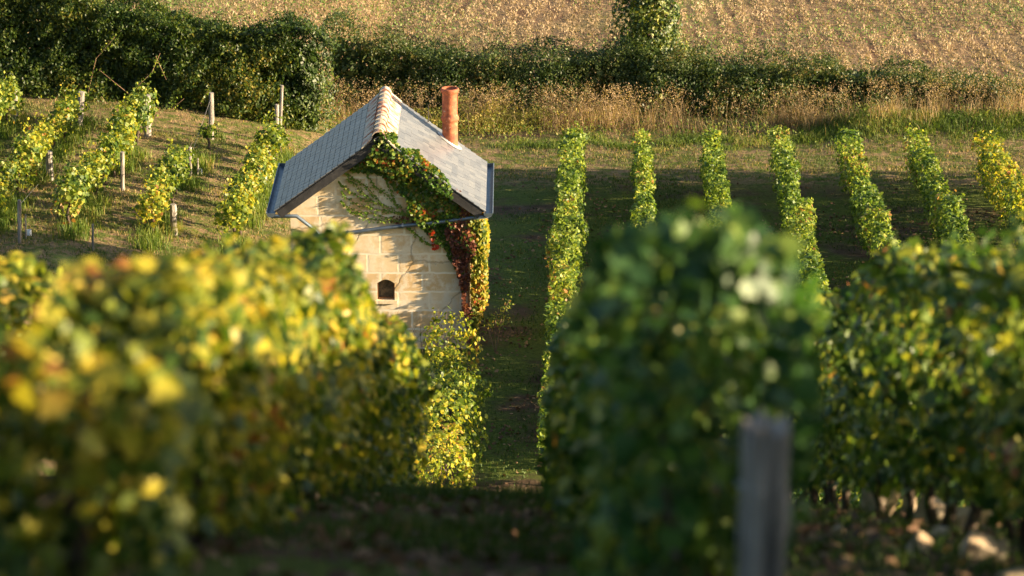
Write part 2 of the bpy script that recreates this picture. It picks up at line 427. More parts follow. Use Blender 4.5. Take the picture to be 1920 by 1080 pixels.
# ------------------------------------------------------------------ leaves
def leaf_tpl(kind='vine'):
    if kind == 'vine':                      # five-lobed leaf: y is the tip direction, z the fold
        out = [(0, -.32), (.30, -.44), (.34, -.16), (.52, .02), (.27, .16), (.22, .38), (0, .55), (-.22, .38), (-.27, .16), (-.52, .02), (-.34, -.16), (-.30, -.44)]
        V = [(0, -.05, .0)] + [(x, y, -.22 * abs(x) - .12 * y * y) for x, y in out]
        F = [(0, i, i + 1) for i in range(1, 12)] + [(0, 12, 1)]
    elif kind == 'oval':
        out = [(0, -.5), (.25, -.15), (.22, .2), (0, .5), (-.22, .2), (-.25, -.15)]
        V = [(x, y, .12 * abs(x) * 2 - .1 * y * y) for x, y in out]
        F = [(0, 1, 3), (1, 2, 3), (0, 3, 5), (3, 4, 5)]
    elif kind == 'penta':
        out = [(0, -.42), (.40, -.25), (.46, .1), (.18, .25), (0, .52), (-.18, .25), (-.46, .1), (-.40, -.25)]
        V = [(0, -.05, .05)] + [(x, y, -.16 * abs(x) - .1 * y * y) for x, y in out]
        F = [(0, i, i + 1) for i in range(1, 8)] + [(0, 8, 1)]
    return np.array(V, float), np.array(F, int)
TPL = {k: leaf_tpl(k) for k in ('vine', 'oval', 'penta')}

def leaves_np(pos, nrm, size, kind='penta', droop=.6, rng=RG):
    pos = np.asarray(pos, float); n = len(pos)
    nrm = np.asarray(nrm, float); nrm /= np.linalg.norm(nrm, axis=1, keepdims=True) + 1e-9
    tip = rng.normal(size=(n, 3)); tip[:, 2] -= droop * 2.0
    tip -= (tip * nrm).sum(1, keepdims=True) * nrm
    tip /= np.linalg.norm(tip, axis=1, keepdims=True) + 1e-9
    side = np.cross(tip, nrm)
    T, TF = TPL[kind]
    s = np.asarray(size, float).reshape(-1, 1, 1) * np.ones((n, 1, 1))
    cup = rng.uniform(-.8, 1.6, size=(n, 1, 1))
    V = pos[:, None, :] + s * (T[None, :, 0:1] * side[:, None, :] * rng.uniform(.85, 1.1, size=(n, 1, 1)) + T[None, :, 1:2] * tip[:, None, :] + cup * T[None, :, 2:3] * nrm[:, None, :])
    Fi = TF[None] + (np.arange(n) * len(T))[:, None, None]
    return V.reshape(-1, 3), Fi.reshape(-1, TF.shape[1])
def foliage(name, batches, m, parent, kind='penta', droop=.6):
    P = np.concatenate([b[0] for b in batches]); Nn = np.concatenate([b[1] for b in batches]); S = np.concatenate([np.ones(len(b[0])) * b[2] for b in batches])
    V, F = leaves_np(P, Nn, S, kind, droop)
    return link(name, mesh_np(name, V, F), m, parent)

def blades(name, pos, h, w, m, lean=.35, parent=None, segs=2, toward=None):
    """grass blades: narrow bent triangles/strips"""
    n = len(pos); a = RG.uniform(0, 2 * np.pi, n)
    side = np.stack([np.cos(a), np.sin(a), np.zeros(n)], -1)
    b = RG.uniform(0, 2 * np.pi, n)
    ln = np.stack([np.cos(b), np.sin(b), np.zeros(n)], -1) * (RG.uniform(.1, 1, n) * lean)[:, None]
    h = np.ones(n) * h; w = np.ones(n) * w
    up = np.array([0, 0, 1.0])
    p0 = pos - side * (w / 2)[:, None]; p1 = pos + side * (w / 2)[:, None]
    mid = pos + up * (h * .55)[:, None] + ln * (h * .3)[:, None]
    m0 = mid - side * (w * .4)[:, None]; m1 = mid + side * (w * .4)[:, None]
    t = pos + up * (h * np.sqrt(np.maximum(.1, 1 - lean * .5)))[:, None] + ln * (h)[:, None]
    V = np.stack([p0, p1, m0, m1, t], 1).reshape(-1, 3)
    base = (np.arange(n) * 5)[:, None, None]
    F = (np.array([[0, 1, 3], [0, 3, 2], [2, 3, 4]])[None] + base).reshape(-1, 3)
    return link(name, mesh_np(name, V, F), m, parent)

def scatter(n, x0, x1, y0, y1, dens=None):
    x = RG.uniform(x0, x1, n); y = RG.uniform(y0, y1, n)
    if dens is not None:
        k = RG.uniform(0, 1, n) < dens(x, y); x, y = x[k], y[k]
    return np.stack([x, y, gz(x, y) - .01], -1)

# ------------------------------------------------------------------ trained vine rows
def row_batch(Xf, d0, d1, npm, width, base, top, lsize, seed, gaps=0.0, lump=1.0, zf=None):
    rng = np.random.default_rng(seed)
    n = int(npm * (d1 - d0))
    t = rng.uniform(d0, d1, n)
    if gaps > 0:
        g = wav(np.stack([t * 0 + seed, t, t * 0], -1), .9, seed % 5)
        keep = rng.uniform(0, 1, n) < np.clip(1 - gaps * np.clip(g + .1, 0, 1) * 1.6, 0, 1); t = t[keep]; n = len(t)
    X0 = Xf(t); Z0 = (zf or gz)(X0, t)
    q = rng.uniform(0, 1, n)
    topv = top(t) if callable(top) else top
    H = topv - base
    tn = np.stack([t, t * 0 + seed * 7.3, t * 0], -1)
    hvar = .10 * lump * wav(tn, 1.6, 1) + .06 * lump * wav(tn, 5, 2)
    wv = 1 + .16 * lump * wav(tn + 31, 1.3, 3)
    v = rng.uniform(0, 1, n) ** .85
    is_top = q < .26
    sidel = np.where(rng.uniform(0, 1, n) < .5, -1.0, 1.0)
    inner = np.abs(rng.normal(0, .07, n)) + (q > .72) * rng.uniform(0, .9, n) * width * .5
    zz = base + v * (H + hvar)
    bump = .09 * lump * fbm(np.stack([t * 1.0, zz, sidel * 9 + seed], -1), 3.2, 2)
    taper = 1 - .35 * np.clip((v - .75) / .25, 0, 1) ** 2 - .15 * (1 - v)
    u = sidel * np.maximum(.02, (width / 2 * wv * taper + bump - inner))
    u = np.where(is_top, rng.uniform(-.42, .42, n) * width * wv, u)
    zt = base + H + hvar + .09 * lump * fbm(np.stack([t, u * 2, t * 0 + seed], -1), 4.0, 3) - np.abs(rng.normal(0, .05, n))
    zz = np.where(is_top, zt, zz)
    ends = (t < d0 + .12) | (t > d1 - .12)
    P = np.stack([X0 + u, t, Z0 + zz], -1)
    Nn = np.stack([np.where(is_top, 0, sidel * 1.0), np.zeros(n), np.where(is_top, 1.0, .25)], -1)
    Nn[:, 1] += np.where(ends, np.where(t < (d0 + d1) / 2, -1.2, 1.2), 0)
    Nn += rng.normal(0, .55, size=(n, 3))
    S = lsize * rng.uniform(.6, 1.25, n)
    out = [(P, Nn, S)]
    # shoots standing out of the top and sides
    ns = int((d1 - d0) * 2.2)
    ts = rng.uniform(d0, d1, ns); k = 7
    xs_ = Xf(ts) + rng.uniform(-.3, .3, ns) * width; zs = (zf or gz)(xs_, ts) + (top(ts) if callable(top) else top) - .03 + .02 * rng.normal(size=ns)
    dirv = rng.normal(0, .35, size=(ns, 3)); dirv[:, 2] = 1
    L = rng.uniform(.05, .24, ns)
    f = np.linspace(0, 1, k)
    PP = (np.stack([xs_, ts, zs], -1)[:, None, :] + dirv[:, None, :] * (L[:, None] * f[None])[..., None]).reshape(-1, 3) + rng.normal(0, .03, size=(ns * k, 3))
    out.append((PP, rng.normal(size=(ns * k, 3)) + [0, 0, .4], lsize * rng.uniform(.4, .85, ns * k)))
    P = np.concatenate([o[0] for o in out]); Nn = np.concatenate([o[1] for o in out]); S = np.concatenate([o[2] for o in out])
    return P, Nn, S

def trunk_mb(x, y, h, r=.035, seed=0, z=None):
    rr = random.Random(seed)
    z0 = (gzf(x, y) if z is None else z) - .06
    pts = []; a = x; b = y
    for i in range(6):
        f = i / 5
        pts.append((a + rr.uniform(-.035, .035), b + rr.uniform(-.05, .05), z0 + (h + .06) * f))
    mb = MB(); mb.tube(pts, [r * 1.35, r * 1.05, r * .95, r, r * .85, r * .7], 7, jitter=.18)
    tp = pts[-1]
    for s in (-1, 1):
        mb.tube([tp, (tp[0] + rr.uniform(-.05, .05), tp[1] + s * .25, tp[2] + .08), (tp[0], tp[1] + s * .5, tp[2] + .16)], [r * .6, r * .4, r * .25], 5)
    return mb

def vine_row(Xf, d0, d1, npm, width, base, top, lsize, seed, m, label, group, kind='penta', trunks=1.1, gaps=0, lump=1.0, canes=0):
    yc = (d0 + d1) / 2
    root = empty('vine_row', (float(Xf(np.array(yc))), yc, gzf(float(Xf(np.array(yc))), yc)))
    tag(root, label, 'vine row', group)
    foliage('foliage', [row_batch(Xf, d0, d1, npm, width, base, top, lsize, seed, gaps, lump)], m, root, kind)
    if trunks:
        y = d0 + .4; i = 0
        while y < d1 - .2:
            trunk_mb(float(Xf(np.array(y))) + random.uniform(-.04, .04), y, base + .28, random.uniform(.025, .04), seed * 100 + i).build('trunk', M['bark'], root, True)
            y += trunks * random.uniform(.85, 1.15); i += 1
    return root

HD = .0313
ROWG = 'trimmed vine rows on the flat beyond the hut'
ord_ = ['first', 'second', 'third', 'fourth', 'fifth', 'sixth', 'seventh', 'eighth']
labs = ['leafy trimmed vine row nearest the hut, along the shaded grass path',
        'narrow trimmed vine row, second to the right of the hut path',
        'trimmed green vine row, third to the right of the hut path',
        'long trimmed green vine row, fourth to the right of the hut path',
        'leaning green vine row, fifth to the right of the hut path',
        'trimmed green vine row, sixth to the right of the hut path, before the grassy bank',
        'yellowing ragged vine row at the right edge, seventh from the hut path',
        'green vine row just beyond the right edge, eighth from the hut path']
for i in range(8):
    xe = 1.65 + 1.835 * i
    Xf = (lambda xe: (lambda d: xe - HD * (83.0 - d)))(xe)
    w = [.60, .46, .50, .52, .54, .52, .56, .5][i]
    m = M['vine_trim']
    vine_row(Xf, [55, 56, 57, 56, 57, 58, 60, 62][i], 83.0 + [.2, 0, 0, .1, -.1, 0, -.6, 0][i], 520, w * 1.08, .20, 1.31, .10, 20 + i, m if i != 6 else M['vine_yellow'], labs[i], ROWG, trunks=1.25, lump=[1.3, 1.1, 1.2, 1.3, 1.3, 1.3, 1.9, 1][i])

# hillside rows in the foreground
HG = 'unfocused vine rows on the slope below the camera'
H0 = lambda d: -1.34 + .0079 * d
H1 = lambda d: .46 + .0079 * d
H2 = lambda d: 2.32 + .0079 * d
HM = lambda d: -3.16 + .0079 * d
T0 = lambda d: np.interp(d, [6, 8, 9.5, 11.5, 13, 15, 18, 21, 24, 28, 35], [.7, .8, .88, 1.04, 1.28, 1.42, 1.36, 1.34, 1.36, 1.22, 1.2])
vine_row(H0, 8.0, 28.6, 1350, .66, .10, T0, .078, 41, M['vine_gold'], 'broad blurred yellow-green vine row filling the lower left foreground', HG, 'vine', 1.05, lump=1.5)
vine_row(H1, 8.6, 22.0, 1300, .66, .02, 1.10, .080, 42, M['vine_green'], 'dark green blurred vine row behind the near grey post', HG, 'vine', 1.05, lump=1.1)
vine_row(H1, 22.3, 54.5, 420, .50, .2, 1.08, .115, 46, M['vine_trim'], 'narrow dark vine row running down the slope beside the path to the flat', HG, 'penta', 1.1, lump=1.0)
vine_row(H2, 5.0, 33.0, 950, .60, .22, lambda d: np.interp(d, [12.3, 14, 20, 28], [1.27, 1.56, 1.62, 1.72]), .092, 43, M['vine_front'], 'blurred green vine row with bare trunks at the lower right', HG, 'vine', 1.0, lump=1.2)
H3 = lambda d: 4.15 + .0079 * d
vine_row(H3, 5.0, 50.0, 850, .60, .02, 1.28, .115, 47, M['vine_green'], 'green vine row just outside the right edge of the foreground', HG, 'penta', 0)
vine_row(HM, 14.0, 38.0, 420, .60, .2, 1.28, .105, 44, M['vine_yellow'], 'blurred yellow vine row at the left edge behind the near one', HG, 'penta', 1.1, lump=1.3)
XS = lambda d: -1.30 + 0 * d + .05 * np.sin(d * 1.7)
vine_row(XS, 52.0, 63.8, 460, 1.12, .05, lambda d: np.interp(d, [54, 57, 60, 62.3, 63.8], [1.25, 1.25, 1.15, 1.05, .9]), .095, 45, M['vine_yellow'], 'sunlit overgrown vine row leading up to the right front corner of the hut', HG, 'penta', 1.1, lump=2.2)

# ------------------------------------------------------------------ hut
hut = empty('stone_hut', (-2.81, 65.3, gzf(-2.81, 65.3)))
tag(hut, 'small pale limestone hut with slate roof and terracotta chimney pot in the vineyard', 'hut')
XL, XR, YW0, YW1 = -4.72, -.90, 65.30, 68.75
XMID = (XL + XR) / 2
ZR, ZE, RH = -17.80, -19.43, 2.22       # roof plane height at ridge and at the eaves, half span
SL = (ZR - ZE) / RH
zb = -22.95
def roofz(x): return ZR - abs(x - XMID) * SL
# wall: gable ends with a window hole, side walls, 0.35 thick front
WX0, WX1 = at(707, 540, 65.3).x, at(740, 540, 65.3).x
WZ0, WZ1 = at(715, 563, 65.3).z, at(715, 524, 65.3).z
sp_ = WZ1 - .09
arch = [(WX0, WZ0), (WX0, sp_)]
for i in range(1, 8):
    f = i / 8; arch.append((WX0 + (WX1 - WX0) * f, sp_ + .09 * math.sin(math.pi * f)))
arch += [(WX1, sp_), (WX1, WZ0)]
outer = [(XL, zb), (XR, zb), (XR, roofz(XR) - .05), (XMID, roofz(XMID) - .05), (XL, roofz(XL) - .05)]
def wallmesh():
    polys = [[Vector((x, z, 0)) for x, z in outer], [Vector((x, z, 0)) for x, z in arch]]
    tris = tessellate_polygon(polys)
    pts = outer + arch; n = len(pts)
    V = []
    for y in (YW0, YW0 + .34): V += [(x - hut.location.x, y - hut.location.y, z - hut.location.z) for x, z in pts]
    F = []
    for t in tris:
        a, b, c = t
        p = [pts[i] for i in (a, b, c)]
        area = (p[1][0] - p[0][0]) * (p[2][1] - p[0][1]) - (p[2][0] - p[0][0]) * (p[1][1] - p[0][1])
        if area < 0: a, c = c, a
        F.append((a, b, c)); F.append((c + n, b + n, a + n))
    k = len(outer)
    for i in range(k):
        j = (i + 1) % k; F.append((j, i, i + n, j + n))
    for i in range(k, n):
        j = i + 1 if i + 1 < n else k; F.append((i, j, j + n, i + n))
    me = bpy.data.meshes.new('wall'); me.from_pydata(V, [], F); me.update()
    return me
wall = bpy.data.objects.new('wall', wallmesh()); C.objects.link(wall); wall.data.materials.append(M['ashlar']); wall.parent = hut
mbw = MB(); hx, hy, hz = hut.location
y0, y1 = YW0 + .34, YW1
for a, b in ((XL, XL + .34), (XR - .34, XR)):
    t = min(roofz(a), roofz(b)) - .05
    mbw.box((a - hx, y0 + .002 - hy, zb - hz), (b - hx, y1 - .342 - hy, t - hz))
g = [(XL, zb), (XR, zb), (XR, roofz(XR) - .05), (XMID, roofz(XMID) - .05), (XL, roofz(XL) - .05)]
vs = [(x - hx, y - hy, z - hz) for y in (y1 - .34, y1) for x, z in g]
mbw.add(vs, [(0, 1, 2, 3, 4), (9, 8, 7, 6, 5)] + [((i + 1) % 5, i, i + 5, (i + 1) % 5 + 5) for i in range(5)])
me = bpy.data.meshes.new('side_wall'); me.from_pydata(mbw.v, [], mbw.f); me.update()
sw = bpy.data.objects.new('side_wall', me); C.objects.link(sw); me.materials.append(M['ashlar']); sw.parent = hut

# window: frame, pane, bars set back in the reveal
mbf = MB(); t = .035; yf = YW0 + .10
mbf.box((WX0, yf, WZ0), (WX0 + t, yf + .05, sp_)); mbf.box((WX1 - t, yf, WZ0), (WX1, yf + .05, sp_))
mbf.box((WX0 + t, yf, WZ0), (WX1 - t, yf + .05, WZ0 + t))
for i in range(8):
    p = arch[1 + i]; q = arch[2 + i]
    mbf.hexa([(p[0], yf, p[1] - t), (q[0], yf, q[1] - t), (q[0], yf + .05, q[1] - t), (p[0], yf + .05, p[1] - t), (p[0], yf, p[1]), (q[0], yf, q[1]), (q[0], yf + .05, q[1]), (p[0], yf + .05, p[1])])
win = mbf.build('window', M['wood'], hut)
mbp = MB(); mbp.box((WX0 + .01, yf + .06, WZ0 + .01), (WX1 - .01, yf + .08, WZ1 - .01))
mbp.build('pane', M['dark_glass'], win)
mbs = MB(); mbs.box((WX0 - .05, YW0 - .045, WZ0 - .07), (WX1 + .06, YW0 - .002, WZ0 - .004))
mbs.build('sill', M['ashlar'], win)

# roof slopes out of real slates
YR0, YR1 = 65.05, 68.92
def slope(sgn):
    mb = MB()
    L = math.hypot(RH, ZR - ZE); ux, uz = RH / L * sgn, -(ZR - ZE) / L          # down the slope
    nx, nz = -uz * sgn * 1.0, abs(ux)                                             # outward normal
    nx = (ZR - ZE) / L * sgn; nz = RH / L
    def pt(s, y, h): return (XMID + ux * s + nx * h, y, ZR + uz * s + nz * h)
    # under-deck
    def slab(s0, s1, ya, yb, h0a, h1a, h0b, h1b):
        p = [pt(s0, ya, h0a), pt(s1, ya, h0b), pt(s1, yb, h0b), pt(s0, yb, h0a), pt(s0, ya, h1a), pt(s1, ya, h1b), pt(s1, yb, h1b), pt(s0, yb, h1a)]
        if sgn < 0: p = [p[1], p[0], p[3], p[2], p[5], p[4], p[7], p[6]]
        mb.hexa(p)
    slab(0, L, YR0 + .02, YR1 - .02, -.03, -.002, -.03, -.002)
    mb.build('roof_deck', M['board'], hut); mb = MB()
    gap = .026 if sgn < 0 else .008
    ex = .155; w = .235; rows = int(L / ex) + 1
    for r in range(rows):
        s0 = r * ex; s1 = min(s0 + ex - gap, L + .03)
        y = YR0 - (w / 2 if r % 2 else 0)
        while y < YR1 - .01:
            a = max(y, YR0) + gap * .35; b = min(y + w, YR1) - gap * .35
            if b - a > .03 and s1 - s0 > .03:
                j = random.uniform(0, .004); e = random.uniform(-.006, .006)
                slab(s0, s1 + e * .4, a, b, .001, .010 + j, .008, .024 + j)
            y += w
    o = mb.build('roof_slope', M['slate'], hut)
    # bargeboards and eave soffit
    for (ya, yb) in ((YR0 + .012, YR0 + .042), (YR1 - .042, YR1 - .012)):
        bb = MB()
        p = [pt(.02, ya, -.20), pt(L - .02, ya, -.20), pt(L - .02, yb, -.20), pt(.02, yb, -.20), pt(.02, ya, -.032), pt(L - .02, ya, -.032), pt(L - .02, yb, -.032), pt(.02, yb, -.032)]
        if sgn < 0: p = [p[1], p[0], p[3], p[2], p[5], p[4], p[7], p[6]]
        bb.hexa(p); bb.build('bargeboard', M['board'], hut)
    so = MB()
    p = [pt(.05, YR0 + .045, -.10), pt(L - .03, YR0 + .045, -.10), pt(L - .03, YR1 - .045, -.10), pt(.05, YR1 - .045, -.10), pt(.05, YR0 + .045, -.034), pt(L - .03, YR0 + .045, -.034), pt(L - .03, YR1 - .045, -.034), pt(.05, YR1 - .045, -.034)]
    if sgn < 0: p = [p[1], p[0], p[3], p[2], p[5], p[4], p[7], p[6]]
    so.hexa(p); so.build('soffit', M['board'], hut)
    # gutter: open half-round channel
    gx, gz_ = XMID + sgn * (RH + .085), ZE - .035
    gt = MB(); r = .095; seg = 10
    for ya, yb in ((YR0 - .02, YR1 + .02),):
        vs = []
        for yy in (ya, yb):
            for rr in (r, r - .008):
                for k in range(seg + 1):
                    a = math.pi + math.pi * k / seg
                    vs.append((gx + rr * math.cos(a), yy, gz_ + rr * math.sin(a)))
        n = seg + 1; fs = []
        for k in range(seg):
            fs.append((k, k + 1, 2 * n + k + 1, 2 * n + k)); fs.append((n + k + 1, n + k, 3 * n + k, 3 * n + k + 1))
        fs += [(0, 2 * n, 3 * n, n), (seg, n + seg, 3 * n + seg, 2 * n + seg)]
        gt.add(vs, fs)
    for yy in (YR0 - .026, YR1 + .018):
        vs = [(gx + r * math.cos(math.pi + math.pi * k / seg), y2, gz_ + r * math.sin(math.pi + math.pi * k / seg)) for y2 in (yy, yy + .006) for k in range(seg + 1)]
        gt.add(vs, [tuple(range(seg + 1))[::-1], tuple(range(seg + 1, 2 * seg + 2))] + [(k, k + 1, seg + 2 + k, seg + 1 + k) for k in range(seg)] + [(seg, 0, seg + 1, 2 * seg + 1)])
    gt.tube([(gx + sgn * r, YR0 - .02, gz_), (gx + sgn * r, YR1 + .02, gz_)], .012, 6)
    gt.build('gutter', M['zinc'], hut)
    return gx, gz_
gxl, gzl = slope(-1); gxr, gzr = slope(1)

# ridge: overlapping barrel tiles with wings
ntile = 11; tl = (YR1 - YR0 + .04) / ntile
for i in range(ntile):
    ya = YR0 - .02 + i * tl; yb = ya + tl * 1.06; seg = 12; mb = MB()
    h0 = random.uniform(-.006, .006)
    prof = []
    ra, rb = .150 + random.uniform(-.004, .004), .132
    for rr, yy, dz in ((ra, ya, .012), (ra * .985, ya + .05, .010), (rb, ya + .052, .0), (rb, yb, -.004)):
        ring = [(XMID - .36, yy, ZR - .36 * SL + .035 + h0 + dz * .3)]
        for k in range(seg + 1):
            a = math.pi - math.pi * k / seg
            ring.append((XMID + rr * math.cos(a), yy, ZR - .035 + rr * 1.12 * math.sin(a) + h0 + dz))
        ring.append((XMID + .36, yy, ZR - .36 * SL + .035 + h0 + dz * .3))
        prof.append(ring)
    n = seg + 3; vs = [p for r_ in prof for p in r_]
    vs += [(x, y, z - .03) for (x, y, z) in prof[0]] + [(x, y, z - .03) for (x, y, z) in prof[-1]]
    fs = [(a * n + k, a * n + k + 1, (a + 1) * n + k + 1, (a + 1) * n + k) for a in range(3) for k in range(n - 1)]
    fs += [(4 * n + k, 4 * n + k + 1, k + 1, k) for k in range(n - 1)]
    fs += [(3 * n + k, 3 * n + k + 1, 5 * n + k + 1, 5 * n + k) for k in range(n - 1)]
    mb.add(vs, fs); mb.build('ridge_tile', M['ridge'], hut)

# chimney pot, turned
cx, cy = xat(843.5, 68.45, -18.2), 68.45
czb = roofz(cx) - .12; czt = at(843, 165, cy).z
Hc = czt - czb
prof = [(.0, .178), (.10, .174), (.43, .172), (.455, .174), (.47, .194), (.50, .204), (.525, .196), (.54, .176), (.56, .168), (.90, .168), (.92, .172), (.935, .190), (.965, .208), (.985, .204), (1.0, .188), (1.0, .16), (.80, .15), (.5, .145)]
mb = MB(); seg = 28; vs = []
for f, r in prof:
    for k in range(seg):
        a = 2 * math.pi * k / seg; vs.append((cx + r * math.cos(a), cy + r * math.sin(a), czb + Hc * f))
fs = [(i * seg + k, i * seg + (k + 1) % seg, (i + 1) * seg + (k + 1) % seg, (i + 1) * seg + k) for i in range(len(prof) - 1) for k in range(seg)]
mb.add(vs, fs)
chim = mb.build('chimney_pot', M['pot'], hut, True)
sm = MB(); sm.tube([(cx, cy, czb + Hc * .5), (cx, cy, czb + Hc * .52)], .132, 20); sm.build('flue', M['board'], chim)
fl = MB(); n = 20; vs = []
for rr, hh in ((.163, .11), (.175, .03), (.27, .006)):
    for k in range(n):
        a = 2 * math.pi * k / n; x = cx + rr * math.cos(a); y = min(cy + rr * math.sin(a), YR1 + .01)
        vs.append((x, y, roofz(x) + .035 + hh))
fl.add(vs, [(i * n + k, i * n + (k + 1) % n, (i + 1) * n + (k + 1) % n, (i + 1) * n + k) for i in range(2) for k in range(n)])
fl.build('flashing', M['lead'], hut, True)

# downpipes: from both gutters, slanting in and meeting low across the gable
lp = MB()
a = (gxl + .0, YR0 + .03, gzl - .08)
q = [a] + [tuple(at(*p)) for p in ((556, 405, 65.14), (592, 432, 65.22), (603, 446, 65.22), (606, 470, 65.22), (606, 560, 65.22))]
lp.tube(q, .042, 10); lp.build('downpipe', M['zinc'], hut, True)
rp = MB()
a = (gxr, YR0 + .03, gzr - .08)
q = [a] + [tuple(at(*p)) for p in ((880, 409, 65.16), (860, 412, 65.2), (812, 418, 65.22), (760, 423, 65.22), (700, 430, 65.22), (650, 437, 65.22), (612, 443, 65.215))]
rp.tube(q, .042, 10); rp.build('downpipe', M['zinc'], hut, True)
for px, py in ((755, 423.5), (652, 436.7)):
    p = at(px, py, 65.22); c_ = MB(); c_.tube([(p.x - .02, p.y, p.z), (p.x + .02, p.y, p.z)], .056, 10)
    c_.box((p.x - .012, p.y + .04, p.z - .03), (p.x + .012, YW0 + .01, p.z + .03)); c_.build('pipe_clip', M['zinc'], hut)
rod = MB(); p = (xat(803, 68.8, -18.4), 68.80); rod.tube([(p[0], p[1], roofz(p[0]) - .02), (p[0], p[1], roofz(p[0]) + .12), (p[0], p[1], roofz(p[0]) + .42)], [.02, .012, .005], 6)
rod.build('roof_spike', M['board'], hut)

# ------------------------------------------------------------------ creeper on the hut
def inpoly(x, y, P):
    c = np.zeros(len(x), bool); j = len(P) - 1
    for i in range(len(P)):
        xi, yi = P[i]; xj, yj = P[j]
        hit = ((yi > y) != (yj > y)) & (x < (xj - xi) * (y - yi) / (yj - yi + 1e-12) + xi); c ^= hit; j = i
    return c
def poly_world(pp, Y): return [(at(a, b, Y).x, at(a, b, Y).z) for a, b in pp]
def creep_batch(pp, n, thick, size, seed, Y=65.3, nrm=(0, -1, .25)):
    rng = np.random.default_rng(seed)
    P = poly_world(pp, Y); A = np.array(P)
    x = rng.uniform(A[:, 0].min(), A[:, 0].max(), n * 4); z = rng.uniform(A[:, 1].min(), A[:, 1].max(), n * 4)
    jx = x + .10 * wav(np.stack([x, z, x * 0], -1), 5, 1); jz = z + .10 * wav(np.stack([x, z, x * 0], -1), 5, 2)
    k = inpoly(jx, jz, P); x, z = x[k][:n], z[k][:n]; n = len(x)
    d = thick * (.55 + .45 * fbm(np.stack([x, z, x * 0], -1), 4.5, 3)) * rng.uniform(.3, 1.05, n)
    pos = np.stack([x, Y - np.maximum(.015, d), z], -1)
    nn = np.array(nrm)[None] + rng.normal(0, .5, size=(n, 3))
    return pos, nn, size * rng.uniform(.6, 1.25, n)
creeper = empty('creeper', (-.95, 65.2, gzf(-.95, 65.2)))
tag(creeper, 'green and red autumn creeper climbing the hut corner and gable up to the ridge', 'creeper')
green = [creep_batch([(722, 246), (738, 250), (760, 285), (800, 318), (838, 352), (868, 385), (880, 420), (878, 480), (868, 520), (855, 500), (838, 478), (815, 440), (790, 425), (765, 395), (755, 362), (735, 345), (705, 322), (672, 318), (655, 312), (690, 278)], 3000, .17, .085, 1),
         creep_batch([(716, 243), (740, 243), (772, 300), (845, 358), (850, 372), (800, 360), (740, 320), (690, 300)], 700, .26, .085, 2, Y=65.16),
         creep_batch([(835, 380), (900, 400), (895, 440), (884, 520), (868, 500), (840, 440)], 420, .26, .08, 12),
         creep_batch([(864, 500), (880, 500), (884, 530), (876, 560), (868, 520)], 60, .08, .08, 3)]
foliage('green_leaves', green, M['creeper_green'], creeper)
red = [creep_batch([(842, 352), (898, 396), (902, 420), (888, 480), (886, 560), (886, 650), (880, 650), (876, 560), (862, 510), (842, 470), (836, 430), (862, 420), (868, 390)], 1050, .20, .08, 4, Y=65.24),
       creep_batch([(740, 395), (790, 405), (830, 415), (812, 424), (760, 414), (730, 402)], 170, .07, .05, 5)]
foliage('red_leaves', red, M['creeper_red'], creeper)
foliage('scarlet_leaves', [creep_batch([(806, 424), (822, 424), (822, 445), (816, 470), (808, 462)], 34, .2, .09, 6), creep_batch([(884, 560), (889, 560), (889, 650), (884, 650)], 46, .10, .05, 8)], M['creeper_scarlet'], creeper)
# side wall cover, bulging past the corner
rng = np.random.default_rng(7); n = 5200
y = 65.22 + rng.uniform(0, 1, n) ** 1.25 * 3.5; z = rng.uniform(-22.3, -19.45, n)
th = .32 + .09 * fbm(np.stack([y, z, y * 0], -1), 2.5, 1) - .10 * (z < -21.6) * (-21.6 - z) / .7 - .16 * np.exp(-((z + 19.45) / .25) ** 2)
x = XR + th - np.abs(rng.normal(0, .09, n)); front = y < 65.32
x = np.where(front, XR + rng.uniform(.02, 1, n) * th, x)
y = np.where(front, y - rng.uniform(0, .12, n), y)
nn = np.stack([np.ones(n), np.where(front, -1.0, 0), .2 + 0 * x], -1) + rng.normal(0, .5, size=(n, 3))
fr = rng.uniform(0, 1, 1400); zf_ = rng.uniform(-22.35, -19.5, 1400)
tf = np.interp(zf_, [-22.35, -21.5, -20.5, -19.5], [.12, .23, .34, .32]) + .06 * wav(np.stack([zf_, zf_ * 0, zf_ * 0], -1), 5, 2)
gold = [(np.stack([x, y, z], -1), nn, .085 * rng.uniform(.6, 1.3, n)),
        (np.stack([XR + .04 + (tf - .04) * fr, 65.27 - rng.uniform(0, .14, 1400), zf_], -1), np.array([[.5, -1, .2]]) + rng.normal(0, .5, size=(1400, 3)), .085 * rng.uniform(.6, 1.3, 1400)),
        creep_batch([(880, 395), (905, 405), (905, 450), (893, 500), (888, 480), (886, 440)], 260, .2, .085, 9)]
foliage('golden_leaves', gold, M['creeper_gold'], creeper)
